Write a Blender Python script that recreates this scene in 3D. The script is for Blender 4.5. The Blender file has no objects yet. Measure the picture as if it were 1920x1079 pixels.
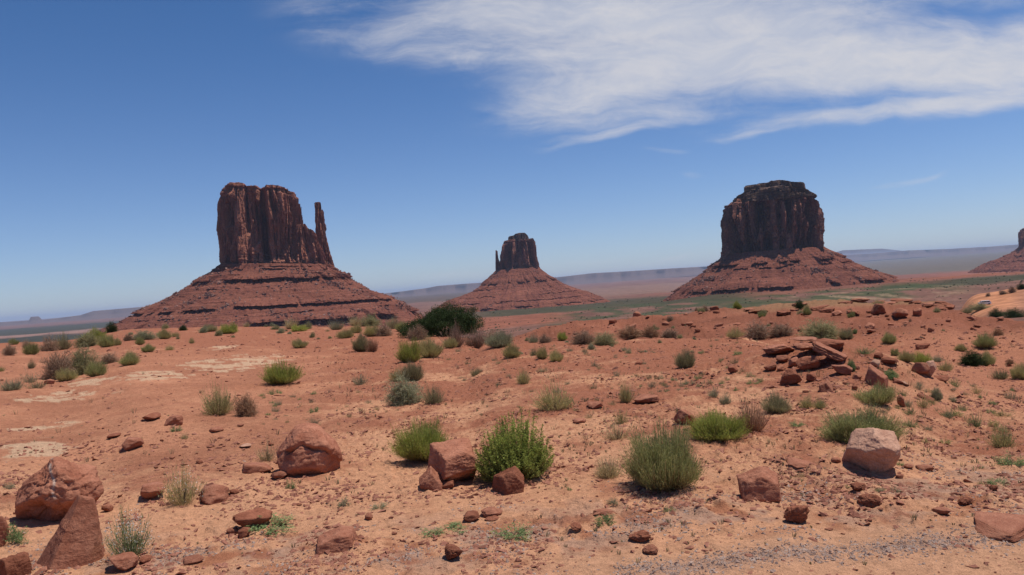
import bpy, bmesh, math, random
import numpy as np
from mathutils import Vector, Matrix
C = bpy.context
SC = C.scene
COL = SC.collection
rad = math.radians

# ------------------------------------------------------------------ camera
F = 1478.0                      # focal length in photo pixels (1920 wide)
CAMZ = 1.7
ROLL = math.atan(0.0715)
PITCH = math.atan((540 - (605 - 0.0715 * 960)) * math.cos(ROLL) / F)   # horizon height at centre
cam = bpy.data.cameras.new('camera')
camo = bpy.data.objects.new('camera', cam)
COL.objects.link(camo)
cam.sensor_width = 36
cam.lens = F / 1920 * 36
cam.clip_start = 0.1
cam.clip_end = 200000
# look along +Y, tilt by -PITCH, roll clockwise so the horizon climbs to the right
Rm = Matrix.Rotation(-PITCH, 4, 'X') @ Matrix.Rotation(rad(90), 4, 'X') @ Matrix.Rotation(-ROLL, 4, 'Z')
camo.matrix_world = Matrix.Translation((0, 0, CAMZ)) @ Rm
SC.camera = camo
R3 = np.array(Rm.to_3x3())

# ------------------------------------------------------------------ light
SUN_EL, SUN_AZ = 70.0, 76.0         # azimuth measured from the view axis towards the right
SUN_STR = 3.9
SKY_STR = 0.088
EXPOSURE = 0.14
sd = bpy.data.lights.new('sun', 'SUN')
sd.energy = SUN_STR
sd.angle = rad(0.53)
sd.color = (1.0, 0.94, 0.85)
so = bpy.data.objects.new('sun', sd)
COL.objects.link(so)
sdir = Vector((math.sin(rad(SUN_AZ)) * math.cos(rad(SUN_EL)), math.cos(rad(SUN_AZ)) * math.cos(rad(SUN_EL)), math.sin(rad(SUN_EL))))
so.rotation_euler = sdir.to_track_quat('Z', 'Y').to_euler()
so.location = (0, 0, 400)
SC.view_settings.view_transform = 'Standard'
SC.view_settings.look = 'None'
SC.view_settings.gamma = 1
SC.view_settings.exposure = EXPOSURE
SC.view_settings.use_curve_mapping = False
SC.render.engine = 'CYCLES'
SC.cycles.max_bounces = 6
SC.cycles.diffuse_bounces = 3
SC.cycles.transparent_max_bounces = 8
SC.cycles.volume_bounces = 1


class NT:
    """tiny node helper"""
    def __init__(s, tree):
        s.t = tree
    def n(s, typ, **kw):
        nd = s.t.nodes.new(typ)
        for k, v in kw.items():
            setattr(nd, k, v)
        return nd
    def put(s, sock, v):
        if isinstance(v, bpy.types.NodeSocket):
            s.t.links.new(v, sock)
        else:
            sock.default_value = v
    def m(s, op, a, b=0.0, c=0.0):
        nd = s.n('ShaderNodeMath', operation=op)
        s.put(nd.inputs[0], a)
        s.put(nd.inputs[1], b)
        s.put(nd.inputs[2], c)
        return nd.outputs[0]
    def ss(s, v, lo, hi, a=0.0, b=1.0):
        nd = s.n('ShaderNodeMapRange', interpolation_type='SMOOTHSTEP')
        s.put(nd.inputs[0], v)
        for i, x in enumerate((lo, hi, a, b)):
            s.put(nd.inputs[i + 1], x)
        return nd.outputs[0]
    def noise(s, vec, scale, detail=4, rough=0.55, dist=0.0, out=0):
        nd = s.n('ShaderNodeTexNoise')
        if vec is not None:
            s.t.links.new(vec, nd.inputs['Vector'])
        nd.inputs['Scale'].default_value = scale
        nd.inputs['Detail'].default_value = detail
        nd.inputs['Roughness'].default_value = rough
        nd.inputs['Distortion'].default_value = dist
        return nd.outputs[out]
    def mix(s, f, a, b, mode='MIX'):
        nd = s.n('ShaderNodeMix', data_type='RGBA', blend_type=mode)
        s.put(nd.inputs[0], f)
        s.put(nd.inputs[6], a if isinstance(a, bpy.types.NodeSocket) else (*a, 1))
        s.put(nd.inputs[7], b if isinstance(b, bpy.types.NodeSocket) else (*b, 1))
        return nd.outputs[2]
    def comb(s, x, y, z):
        nd = s.n('ShaderNodeCombineXYZ')
        s.put(nd.inputs[0], x); s.put(nd.inputs[1], y); s.put(nd.inputs[2], z)
        return nd.outputs[0]
    def mapv(s, vec, scale, loc=(0, 0, 0), rot=(0, 0, 0)):
        nd = s.n('ShaderNodeMapping')
        s.t.links.new(vec, nd.inputs[0])
        nd.inputs['Scale'].default_value = scale
        nd.inputs['Location'].default_value = loc
        nd.inputs['Rotation'].default_value = rot
        return nd.outputs[0]


# ------------------------------------------------------------------ sky
world = bpy.data.worlds.new('World')
SC.world = world
world.use_nodes = True
wt = world.node_tree
wt.nodes.clear()
W = NT(wt)
sky = W.n('ShaderNodeTexSky', sky_type='NISHITA')
sky.sun_disc = False
sky.sun_elevation = rad(SUN_EL)
sky.sun_rotation = rad(SUN_AZ)
sky.altitude = 1600
sky.air_density = 1.0
sky.dust_density = 0.5
sky.ozone_density = 1.6
bg = W.n('ShaderNodeBackground')
bg.inputs[1].default_value = SKY_STR
bg2 = W.n('ShaderNodeBackground')
bg2.inputs[1].default_value = 0.66
tc = W.n('ShaderNodeTexCoord')
sx = W.n('ShaderNodeSeparateXYZ')
wt.links.new(tc.outputs['Generated'], sx.inputs[0])
Y = W.m('MAXIMUM', sx.outputs[1], 0.05)
A = W.m('DIVIDE', sx.outputs[0], Y)
B = W.m('DIVIDE', sx.outputs[2], Y)


def sky_ab(px, py):
    d = R3 @ np.array([(px - 960) / F, (540 - py) / F, -1.0])
    return d[0] / d[1], d[2] / d[1]


AB = W.comb(A, B, 0.0)
# the air overhead is deeper blue than the air near the horizon
elv = W.ss(sx.outputs[2], -0.02, 0.40)
tint = W.mix(elv, (0.76, 0.84, 1.07), (0.41, 0.68, 0.97))
skyc = W.mix(1.0, sky.outputs[0], tint, 'MULTIPLY')
wt.links.new(skyc, bg.inputs[0])
ro = rad(4)


def warp(scale, seed, amt):
    n = W.n('ShaderNodeTexNoise')
    wt.links.new(AB, n.inputs['Vector'])
    n.inputs['Scale'].default_value = scale
    n.inputs['Detail'].default_value = 3
    s = W.n('ShaderNodeVectorMath', operation='SUBTRACT')
    wt.links.new(n.outputs[1], s.inputs[0]); s.inputs[1].default_value = (.5, .5, .5)
    s2 = W.n('ShaderNodeVectorMath', operation='SCALE')
    wt.links.new(s.outputs[0], s2.inputs[0]); s2.inputs[3].default_value = amt
    a = W.n('ShaderNodeVectorMath', operation='ADD')
    wt.links.new(AB, a.inputs[0]); wt.links.new(s2.outputs[0], a.inputs[1])
    return a.outputs[0]


WP = warp(7.0, 0, 0.045)
wsx = W.n('ShaderNodeSeparateXYZ')
wt.links.new(WP, wsx.inputs[0])
# soft cloud bodies: photo point, half length, half height (px), tilt, strength
CL = [
    (1300, 70, 400, 100, -3, 1.0), (1000, 20, 280, 50, 6, 0.8), (1170, 150, 210, 52, 14, 0.85), (1560, 115, 330, 62, 4, 1.05),
    (1830, 110, 260, 66, 8, 1.0), (1420, 10, 220, 60, 0, 0.8), (840, 70, 220, 55, -8, 0.28), (1030, 165, 120, 40, -14, 0.62), (900, 110, 180, 22, -4, 0.36),
    (1660, 212, 260, 17, 6, 0.85), (1470, 240, 120, 9, 9, 0.62), (1860, 185, 170, 22, 9, 0.8), (1180, 215, 190, 22, 6, 0.42), (1190, 243, 150, 13, 10, 0.42), (1095, 264, 70, 9, 14, 0.42),
    (1250, 289, 55, 6, 0, 0.34), (1690, 345, 80, 6, 12, 0.34), (1295, 330, 22, 7, 0, 0.30),
    (1100, 495, 70, 6, 4, 0.30), (840, 516, 90, 7, 6, 0.32), (1265, 490, 60, 6, 6, 0.30), (690, 530, 50, 7, 6, 0.25), (690, 50, 170, 60, -10, 0.22),
    (1720, -20, 300, 30, 0, 0.5)]
mask = None
for (px, py, hl, hh, tilt, st) in CL:
    if st < 0.5: st *= 1.35
    a0, b0 = sky_ab(px, py)
    c, s_ = math.cos(rad(tilt + 0) - ROLL), math.sin(rad(tilt) - ROLL)
    dx = W.m('SUBTRACT', wsx.outputs[0] if st > 0.4 else A, a0)
    dy = W.m('SUBTRACT', wsx.outputs[1] if st > 0.4 else B, b0)
    u = W.m('DIVIDE', W.m('ADD', W.m('MULTIPLY', dx, c), W.m('MULTIPLY', dy, s_)), hl / F)
    v = W.m('DIVIDE', W.m('SUBTRACT', W.m('MULTIPLY', dy, c), W.m('MULTIPLY', dx, s_)), hh / F)
    q = W.m('ADD', W.m('MULTIPLY', u, u), W.m('MULTIPLY', v, v))
    g = W.m('MULTIPLY', W.m('EXPONENT', W.m('MULTIPLY', W.m('POWER', q, 1.45), -0.65)), st)
    mask = g if mask is None else W.m('ADD', W.m('MAXIMUM', mask, g), W.m('MULTIPLY', W.m('MINIMUM', mask, g), 0.15))
st1 = W.mapv(WP, (2.2, 13.0, 1), (0.3, 0.1, 0), (0, 0, ro * 1.6))
n1 = W.noise(st1, 1.0, 7, 0.58, 0.6)
st2 = W.mapv(WP, (9, 26.0, 1), (3, 1, 0), (0, 0, ro * 3))
n2 = W.noise(st2, 1.0, 7, 0.70, 0.5)
nn = W.m('ADD', W.m('MULTIPLY', W.m('SUBTRACT', n1, 0.5), 1.9), W.m('MULTIPLY', W.m('SUBTRACT', n2, 0.5), 0.9))
# ragged where thin, calmer in the thick middle
edge = W.m('MULTIPLY', W.ss(mask, 0.0, 0.30), W.m('SUBTRACT', 1.15, W.m('MULTIPLY', W.m('MINIMUM', mask, 1.0), 0.45)))
dens = W.m('ADD', mask, W.m('MULTIPLY', nn, W.m('MULTIPLY', edge, 0.95)))
dens = W.m('ADD', W.m('MULTIPLY', W.ss(dens, 0.02, 1.12), 0.76), W.m('MULTIPLY', W.ss(dens, 0.4, 1.5), 0.25))
front = W.ss(sx.outputs[1], 0.06, 0.2)
dens = W.m('MULTIPLY', W.m('MULTIPLY', dens, front), 0.93)
cc = W.mix(W.ss(n2, 0.35, 0.65), (0.80, 0.83, 0.93), (0.93, 0.92, 0.96))
wt.links.new(cc, bg2.inputs[0])
mx = W.n('ShaderNodeMixShader')
wt.links.new(dens, mx.inputs[0]); wt.links.new(bg.outputs[0], mx.inputs[1]); wt.links.new(bg2.outputs[0], mx.inputs[2])
wo = W.n('ShaderNodeOutputWorld')
wt.links.new(mx.outputs[0], wo.inputs[0])

# ------------------------------------------------------------------ numpy noise
_rng = np.random.RandomState(11)
_perm = _rng.permutation(4096).astype(np.int64)
_grad = _rng.normal(size=(4096, 3)); _grad /= np.linalg.norm(_grad, axis=1)[:, None]


def perlin(x, y, z=0.0):
    x = np.asarray(x, float); y = np.asarray(y, float)
    x, y, z = np.broadcast_arrays(x, y, np.asarray(z, float))
    xi = np.floor(x).astype(np.int64); yi = np.floor(y).astype(np.int64); zi = np.floor(z).astype(np.int64)
    xf = x - xi; yf = y - yi; zf = z - zi
    f = lambda t: t * t * t * (t * (t * 6 - 15) + 10)
    u, v, w = f(xf), f(yf), f(zf)
    r = 0
    for i in (0, 1):
        hx = _perm[(xi + i) & 4095]
        for j in (0, 1):
            hy = _perm[(hx + yi + j) & 4095]
            for k in (0, 1):
                g = _grad[_perm[(hy + zi + k) & 4095]]
                d = g[..., 0] * (xf - i) + g[..., 1] * (yf - j) + g[..., 2] * (zf - k)
                r = r + d * (u if i else 1 - u) * (v if j else 1 - v) * (w if k else 1 - w)
    return r * 1.5


def fbm(x, y, z=0.0, oct=4, gain=0.5):
    a, s, t = 1.0, 1.0, 0
    for o in range(oct):
        t = t + a * perlin(np.asarray(x) * s + 17.3 * o, np.asarray(y) * s + 5.1 * o, np.asarray(z) * s + 3.7 * o)
        a *= gain; s *= 2.03
    return t


def sstep(a, b, x):
    t = np.clip((np.asarray(x, float) - a) / (b - a), 0, 1)
    return t * t * (3 - 2 * t)


# ------------------------------------------------------------------ pixel <-> world
def ray(px, py):
    return R3 @ np.array([(px - 960) / F, (540 - py) / F, -1.0])


def azr(px, py):
    d = ray(px, py)
    return math.atan2(d[0], d[1]), d[2] / math.hypot(d[0], d[1])


def zat(px, py, r):
    """height of the thing seen at (px,py) when it stands r metres away"""
    return CAMZ + azr(px, py)[1] * r


def project(x, y, z):
    x = np.asarray(x, float); y = np.asarray(y, float); z = np.asarray(z, float) - CAMZ
    cx = R3[0, 0] * x + R3[1, 0] * y + R3[2, 0] * z
    cy = R3[0, 1] * x + R3[1, 1] * y + R3[2, 1] * z
    cz = R3[0, 2] * x + R3[1, 2] * y + R3[2, 2] * z
    cz = np.minimum(cz, -1e-3)
    return 960 + F * cx / -cz, 540 - F * cy / -cz


# ------------------------------------------------------------------ terrain height
FAR_L = [(800, -60), (1500, -82), (2500, -95), (4000, -105), (8000, -112), (15000, -100), (30000, -50), (70000, 20)]
FAR_C = [(800, -46), (1500, -66), (2200, -72), (3000, -84), (6000, -105), (12000, -95), (20000, -80), (40000, -20), (70000, 20)]
FAR_R = [(700, -46), (1300, -62), (1700, -58), (2030, -53), (2300, -54), (3000, -80), (5000, -118), (8000, -150), (14000, -125), (30000, -30), (70000, 20)]


def column(px, near, far, first=10.0, z0=0.0):
    """near: list of (py, r) seen points or ('z', r, z)"""
    pts = [(1.0, z0), (first * 0.55, z0)]
    az = None
    for n in near:
        if n[0] == 'z':
            pts.append((n[1], n[2]))
        else:
            pts.append((n[1], zat(px, n[0], n[1])))
            az = azr(px, n[0])[0]
    rl, zl = pts[-1]
    if rl < 100:
        pts += [(rl * 1.12, zl - 0.5), (rl * 1.5, zl - 3.2), (rl * 3, min(zl - 10, -10))]
    pts += far
    return az, pts


cols = [
    column(-900, [(690, 45)], FAR_L), column(-200, [(656, 50)], FAR_L), column(0, [(643, 55)], FAR_L), column(110, [(640, 55)], FAR_L), column(180, [(628, 60)], FAR_L),
    column(235, [(618, 62)], FAR_L), column(400, [(612, 60)], FAR_L), column(560, [(611, 55)], FAR_L), column(700, [(609, 48)], FAR_C),
    column(790, [(614, 40)], FAR_C), column(865, [(630, 31)], FAR_C),
    column(925, [(648, 21.5), ('z', 24.5, -0.65), (645, 29)], FAR_C),
    column(975, [(644, 21), ('z', 24.5, -0.6), (624, 31)], FAR_C),
    column(1035, [(642, 20.5), ('z', 24, -0.55), (606, 32)], FAR_C),
    column(1200, [(635, 20.5), ('z', 23.5, -0.4), (593, 32.5)], FAR_C),
    column(1380, [(632, 19.5), ('z', 23, -0.4), (576, 33)], FAR_R),
    column(1480, [('z', 13, 0.10), ('z', 16.5, 0.12), ('z', 21, -0.42), (567, 33)], FAR_R),
    column(1580, [('z', 13, 0.12), ('z', 16, 0.05), ('z', 21, -0.5), (563, 33)], FAR_R),
    column(1690, [('z', 11, -0.1), ('z', 15, -0.2), ('z', 21, -0.5), (563, 32)], FAR_R),
    column(1775, [('z', 11, -0.28), ('z', 20, -0.5), (563, 31)], FAR_R),
    column(1812, [('z', 11, -0.3), ('z', 20, -0.55), (584, 29), ('z', 40, -3), ('z', 120, -12.5), ('z', 300, -24), (572, 370), (552, 430), ('z', 520, -36)], FAR_R),
    column(1860, [('z', 11, -0.3), ('z', 20, -0.6), (595, 27), ('z', 40, -3), ('z', 120, -12.5), (588, 300), (569, 370), (547, 430), ('z', 520, -36)], FAR_R),
    column(1925, [('z', 11, -0.3), ('z', 20, -0.6), (598, 26), ('z', 40, -3), ('z', 120, -12.5), (583, 300), (560, 370), (532, 430), ('z', 520, -36)], FAR_R),
    column(2100, [('z', 11, -0.3), ('z', 20, -0.7), (598, 26), ('z', 40, -3), ('z', 120, -12.5), (570, 300), (545, 370), (520, 430), ('z', 520, -36)], FAR_R),
    column(2900, [('z', 11, -0.3), (598, 26)], FAR_R)]
NR, NA = 900, 900
LR = np.linspace(math.log(1.0), math.log(70000), NR)
AZ = np.linspace(rad(-80), rad(80), NA)
tab = np.array([np.interp(LR, np.log([p[0] for p in pts]), [p[1] for p in pts]) for az, pts in cols])
caz = np.array([c[0] for c in cols])
# smooth interpolation across azimuth, then a light blur
T = np.zeros((NA, NR))
idx = np.clip(np.searchsorted(caz, AZ) - 1, 0, len(caz) - 2)
ft = np.clip((AZ - caz[idx]) / (caz[idx + 1] - caz[idx]), 0, 1)
ft = (0.5 * ft + 0.5 * ft * ft * (3 - 2 * ft))[:, None]
T = tab[idx] * (1 - ft) + tab[idx + 1] * ft
for _ in range(3):
    T[:, 1:-1] = 0.25 * T[:, :-2] + 0.5 * T[:, 1:-1] + 0.25 * T[:, 2:]
for _ in range(12):
    T[1:-1] = 0.25 * T[:-2] + 0.5 * T[1:-1] + 0.25 * T[2:]


def bump_at(px, py, r, amp, sx_, sy_):
    az, _ = azr(px, py)
    return (r * math.sin(az), r * math.cos(az), amp, sx_, sy_, az)


BUMPS = [bump_at(1520, 680, 13.6, 0.26, 1.9, 1.5), bump_at(1640, 700, 12.6, 0.16, 1.0, 1.6), bump_at(1710, 705, 12.5, 0.10, .8, .8),
         bump_at(110, 950, 6.2, 0.05, .8, .8), bump_at(850, 880, 7.0, 0.04, .6, .5)]


def base_h(x, y):
    r = np.hypot(x, y)
    az = np.arctan2(x, y)
    fr = (np.log(np.maximum(r, 1.001)) - LR[0]) / (LR[1] - LR[0])
    fa = (az - AZ[0]) / (AZ[1] - AZ[0])
    fr = np.clip(fr, 0, NR - 1.001); fa = np.clip(fa, 0, NA - 1.001)
    i = fr.astype(int); j = fa.astype(int); u = fr - i; v = fa - j
    z = (T[j, i] * (1 - u) + T[j, i + 1] * u) * (1 - v) + (T[j + 1, i] * (1 - u) + T[j + 1, i + 1] * u) * v
    for bx, by, a, s1, s2, baz in BUMPS:
        dx, dy = x - bx, y - by
        uu = dx * math.cos(baz) - dy * math.sin(baz)
        vv = dx * math.sin(baz) + dy * math.cos(baz)
        z = z + a * np.exp(-(uu / s1) ** 2 - (vv / s2) ** 2)
    return z


def zones(x, y):
    """0..1 world-space masks used by both relief and colour"""
    r = np.hypot(x, y)
    bx, by = project(x, y, base_h(x, y))
    # stony bank beside the track: a strip in the foreground
    mid = np.interp(bx, [0, 400, 800, 1000, 1300, 1500, 1700, 1920], [1060, 1050, 1030, 1005, 985, 950, 930, 925])
    wid = np.interp(bx, [0, 400, 900, 1500, 1920], [38, 45, 60, 55, 70])
    bank = np.exp(-((by - mid) / wid) ** 2)
    return r, bx, by, bank


def detail_h(x, y, zz=None):
    r, bx, by, bank = zz if zz is not None else zones(x, y)
    near = 1 - sstep(35, 70, r)
    d = 0.05 * fbm(x * 0.35, y * 0.35, 1.0, 3) * near
    d = d + 0.022 * fbm(x * 1.7, y * 1.7, 4.0, 3) * near
    c = fbm(x * 7.5, y * 7.5, 8.0, 3, 0.6)
    rough = sstep(-0.15, 0.45, fbm(x * 0.7, y * 0.7, 20.0, 3)) * (1 - sstep(22, 40, r))
    mid_ = np.interp(bx, [800, 1000, 1300, 1500, 1700, 1920], [1030, 1005, 985, 950, 930, 925])
    smooth_road = sstep(mid_ + 30, mid_ + 62, by) * sstep(950, 1150, bx) + (1 - sstep(420, 760, bx)) * sstep(640, 680, by) * (1 - sstep(830, 900, by)) * 0.8
    rough = rough * (1 - np.clip(smooth_road, 0, 1) * 0.85)
    d = d + 0.042 * np.maximum(c, -0.1) * rough
    d = d + 0.060 * np.maximum(fbm(x * 3.8, y * 3.8, 31.0, 4, 0.5), 0) * bank * sstep(-0.1, 0.3, fbm(x * 1.3, y * 1.3, 44.0, 2))
    # little broken scarps in the crusted soil
    s3 = fbm(x * 0.55 + 2, y * 1.1, 88.0, 5, 0.62)
    open_ = sstep(480, 680, bx) * (1 - sstep(870, 960, by)) * (1 - sstep(24, 34, r))
    d = d + open_ * 0.085 * (np.floor(s3 * 6) / 6 - s3 * 0.9) * sstep(-0.3, 0.2, fbm(x * 0.4, y * 0.4, 93.0, 2))
    # slabby ledges on the mound behind
    md = sstep(22, 26, r) * (1 - sstep(36, 45, r)) * sstep(900, 1040, bx)
    st = fbm(x * 0.6, y * 0.6, 60.0, 3)
    d = d + md * (0.10 * fbm(x * 0.8, y * 0.8, 3.3, 4, 0.6) + 0.20 * (np.floor(st * 5) / 5 - st * 0.6))
    # flagstone steps on the pale bedrock at left
    fl = (1 - sstep(560, 760, bx)) * sstep(630, 660, by) * (1 - sstep(860, 930, by)) * (1 - sstep(50, 65, r))
    s2 = fbm(x * 0.22 + 9, y * 0.6, 77.0, 4, 0.55)
    d = d + fl * 0.10 * (np.floor(s2 * 9) / 9 - s2)
    # valley relief
    v = sstep(90, 400, r)
    d = d + v * (1 - sstep(8000, 20000, r)) * (3.5 * fbm(x / 260, y / 260, 5.0, 4) * sstep(400, 1200, r) + 1.1 * fbm(x / 60, y / 60, 2.0, 4))
    return d


def height(x, y):
    return base_h(x, y) + detail_h(x, y)


def hit(px, py, rmax=900):
    """where the ray through a photo point meets the ground"""
    d = ray(px, py); d = d / math.hypot(d[0], d[1])
    r = np.exp(np.linspace(math.log(2.5), math.log(rmax), 3000))
    x, y = d[0] * r, d[1] * r
    z = CAMZ + d[2] * r
    k = np.nonzero(z < base_h(x, y))[0]
    k = k[0] if len(k) else len(r) - 1
    return float(x[k]), float(y[k]), float(r[k])


def hit_near(px, py, far_ok=False):
    """like hit(), but a plant on the plateau edge stays on the near side of the drop"""
    h = hit(px, py)
    if far_ok:
        return h
    k = 0
    while h[2] > 66 and k < 30:
        k += 1
        h = hit(px, py + k)
    return h


# ------------------------------------------------------------------ mesh helpers
def mesh_np(name, V, Fc, smooth=True, attrs=None, colattr=None):
    """V (n,3); Fc (m,k) or list of such arrays"""
    me = bpy.data.meshes.new(name)
    groups = Fc if isinstance(Fc, (list, tuple)) else [Fc]
    groups = [np.asarray(g, np.int32) for g in groups if len(g)]
    V = np.asarray(V, np.float32)
    me.vertices.add(len(V)); me.vertices.foreach_set('co', V.ravel())
    tot = np.concatenate([np.full(len(g), g.shape[1], np.int32) for g in groups])
    li = np.concatenate([g.ravel() for g in groups])
    me.loops.add(len(li)); me.loops.foreach_set('vertex_index', li)
    me.polygons.add(len(tot))
    me.polygons.foreach_set('loop_start', np.concatenate([[0], np.cumsum(tot)[:-1]]).astype(np.int32))
    me.polygons.foreach_set('loop_total', tot)
    me.polygons.foreach_set('use_smooth', np.full(len(tot), smooth))
    me.update(calc_edges=True)
    for k, v in (attrs or {}).items():
        a = me.attributes.new(k, 'FLOAT', 'POINT'); a.data.foreach_set('value', np.asarray(v, np.float32))
    if colattr is not None:
        a = me.attributes.new('tone', 'FLOAT_COLOR', 'POINT')
        c4 = np.ones((len(V), 4), np.float32); c4[:, :3] = colattr
        a.data.foreach_set('color', c4.ravel())
    return me


def link(name, me, mat=None, parent=None, loc=None):
    o = bpy.data.objects.new(name, me)
    COL.objects.link(o)
    if mat is not None and me is not None and not me.materials:
        me.materials.append(mat)
    if parent is not None:
        o.parent = parent
    if loc is not None:
        o.location = loc
    return o


def tag(o, label=None, cat=None, group=None, kind=None):
    if label: o['label'] = label
    if cat: o['category'] = cat
    if group: o['group'] = group
    if kind: o['kind'] = kind
    return o


def grid_faces(nu, nv, wrap=False):
    i = np.arange(nu - (0 if wrap else 1))[:, None]; j = np.arange(nv - 1)[None]
    a = i * nv + j; b = ((i + 1) % nu) * nv + j
    return np.stack([a, b, b + 1, a + 1], -1).reshape(-1, 4)


# ------------------------------------------------------------------ materials
def new_mat(name, rough=0.95, spec=0.15):
    m = bpy.data.materials.new(name); m.use_nodes = True
    t = m.node_tree
    p = t.nodes['Principled BSDF']
    p.inputs['Roughness'].default_value = rough
    p.inputs['Specular IOR Level'].default_value = spec
    return m, NT(t), p


def bump(N, p, hgt, strength, dist):
    b = N.n('ShaderNodeBump'); b.inputs['Strength'].default_value = strength; b.inputs['Distance'].default_value = dist
    N.t.links.new(hgt, b.inputs['Height']); N.t.links.new(b.outputs[0], p.inputs['Normal'])


def mat_ground():
    m, N, p = new_mat('desert_ground', 0.97, 0.05)
    at = N.n('ShaderNodeAttribute', attribute_name='tone').outputs['Color']
    tc = N.n('ShaderNodeTexCoord').outputs['Object']
    gr = N.n('ShaderNodeAttribute', attribute_name='green').outputs['Fac']
    nr = N.n('ShaderNodeAttribute', attribute_name='near').outputs['Fac']
    f1 = N.noise(tc, 14.0, 6, 0.7)
    f2 = N.noise(tc, 90.0, 3, 0.6)
    k = N.m('MULTIPLY', N.ss(f1, 0.3, 0.7, 0.82, 1.16), N.ss(f2, 0.3, 0.7, 0.86, 1.12))
    k = N.m('ADD', N.m('MULTIPLY', nr, N.m('SUBTRACT', k, 1.0)), 1.0)
    # desert scrub and bare soil in the valley
    v1 = N.noise(tc, 0.12, 5, 0.75)
    v2 = N.noise(tc, 0.017, 5, 0.7)
    kv = N.m('MULTIPLY', N.ss(v1, 0.35, 0.65, 0.72, 1.2), N.ss(v2, 0.35, 0.65, 0.8, 1.15))
    far = N.m('SUBTRACT', 1.0, nr)
    k = N.m('MULTIPLY', k, N.m('ADD', 1.0, N.m('MULTIPLY', far, N.m('SUBTRACT', kv, 1.0))))
    col = N.mix(1.0, at, N.comb(k, k, k), 'MULTIPLY')
    scr = N.m('MULTIPLY', N.ss(N.noise(tc, 0.35, 4, 0.8), 0.47, 0.60), N.m('MULTIPLY', gr, 0.8))
    col = N.mix(scr, col, (0.055, 0.062, 0.035))
    # darker flecks: grit, and the tiny shadows of crusts and pebbles painted in
    fl = N.m('MULTIPLY', N.ss(N.noise(tc, 22.0, 6, 0.8), 0.56, 0.66), N.m('MULTIPLY', nr, 0.55))
    col = N.mix(fl, col, (0.16, 0.06, 0.035))
    N.t.links.new(col, p.inputs['Base Color'])
    hsum = N.m('ADD', N.m('MULTIPLY', f1, 0.7), N.m('MULTIPLY', N.noise(tc, 45.0, 5, 0.7), 0.45))
    bump(N, p, N.m('MULTIPLY', hsum, nr), 0.9, 0.05)
    return m


def mat_rock(name, c1, c2, streak=0.0, scale=1.0, bumpd=0.02, white=0.0):
    m, N, p = new_mat(name, 0.88, 0.12)
    tc = N.n('ShaderNodeTexCoord').outputs['Object']
    oi = N.n('ShaderNodeObjectInfo').outputs['Random']
    off = N.n('ShaderNodeVectorMath', operation='ADD')
    N.t.links.new(tc, off.inputs[0]); N.t.links.new(N.comb(N.m('MULTIPLY', oi, 13.0), N.m('MULTIPLY', oi, 31.0), 0.0), off.inputs[1])
    tc = off.outputs[0]
    n1 = N.noise(tc, 3.0 * scale, 6, 0.65)
    n2 = N.noise(N.mapv(tc, (1, 1, 3.2)), 3.0 * scale, 6, 0.7, 0.6)
    n3 = N.noise(tc, 40.0 * scale, 4, 0.7)
    col = N.mix(N.ss(N.m('ADD', N.m('MULTIPLY', n1, 0.6), N.m('MULTIPLY', n2, 0.4)), 0.36, 0.64), c1, c2)
    k = N.m('MULTIPLY', N.ss(n3, 0.3, 0.7, 0.8, 1.15), N.m('ADD', 0.88, N.m('MULTIPLY', oi, 0.24)))
    col = N.mix(1.0, col, N.comb(k, k, k), 'MULTIPLY')
    if white:
        w = N.n('ShaderNodeAttribute', attribute_name='pale').outputs['Fac']
        col = N.mix(w, col, (0.50, 0.38, 0.30))
    N.t.links.new(col, p.inputs['Base Color'])
    hs = N.m('ADD', N.m('MULTIPLY', n1, 0.8), N.m('ADD', N.m('MULTIPLY', n2, 0.5), N.m('MULTIPLY', n3, 0.18)))
    bump(N, p, hs, 0.8, bumpd)
    return m


def mat_cliff(name, dark, red, lit):
    m, N, p = new_mat(name, 0.92, 0.06)
    tc = N.n('ShaderNodeTexCoord').outputs['Object']
    vs = N.noise(N.mapv(tc, (1, 1, 0.30)), 0.05, 7, 0.72)
    fine = N.noise(tc, 0.11, 6, 0.75)
    hs = N.noise(N.mapv(tc, (0.12, 0.12, 3.2)), 0.10, 4, 0.65)
    col = N.mix(N.ss(vs, 0.38, 0.62), dark, red)
    col = N.mix(N.ss(fine, 0.50, 0.68, 0, 0.75), col, lit)
    col = N.mix(N.ss(hs, 0.52, 0.66, 0, 0.40), col, dark)
    N.t.links.new(col, p.inputs['Base Color'])
    bump(N, p, N.m('ADD', N.m('ADD', N.m('MULTIPLY', vs, 0.6), fine), N.m('MULTIPLY', hs, 0.5)), 0.8, 5.0)
    return m


def mat_talus(name, c1, c2, c3):
    m, N, p = new_mat(name, 0.95, 0.05)
    tc = N.n('ShaderNodeTexCoord').outputs['Object']
    n1 = N.noise(tc, 0.02, 6, 0.7)
    n2 = N.noise(tc, 0.16, 6, 0.8)
    st = N.noise(N.mapv(tc, (0.05, 0.05, 2.4)), 0.14, 4, 0.6)
    col = N.mix(N.ss(n1, 0.38, 0.62), c1, c2)
    col = N.mix(N.ss(n2, 0.56, 0.72, 0, 0.6), col, c3)
    k = N.m('MULTIPLY', N.ss(st, 0.35, 0.65, 0.78, 1.14), N.ss(n2, 0.25, 0.55, 0.72, 1.1))
    col = N.mix(1.0, col, N.comb(k, k, k), 'MULTIPLY')
    N.t.links.new(col, p.inputs['Base Color'])
    bump(N, p, N.m('ADD', n2, N.m('MULTIPLY', st, 0.7)), 0.8, 4.0)
    return m


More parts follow.
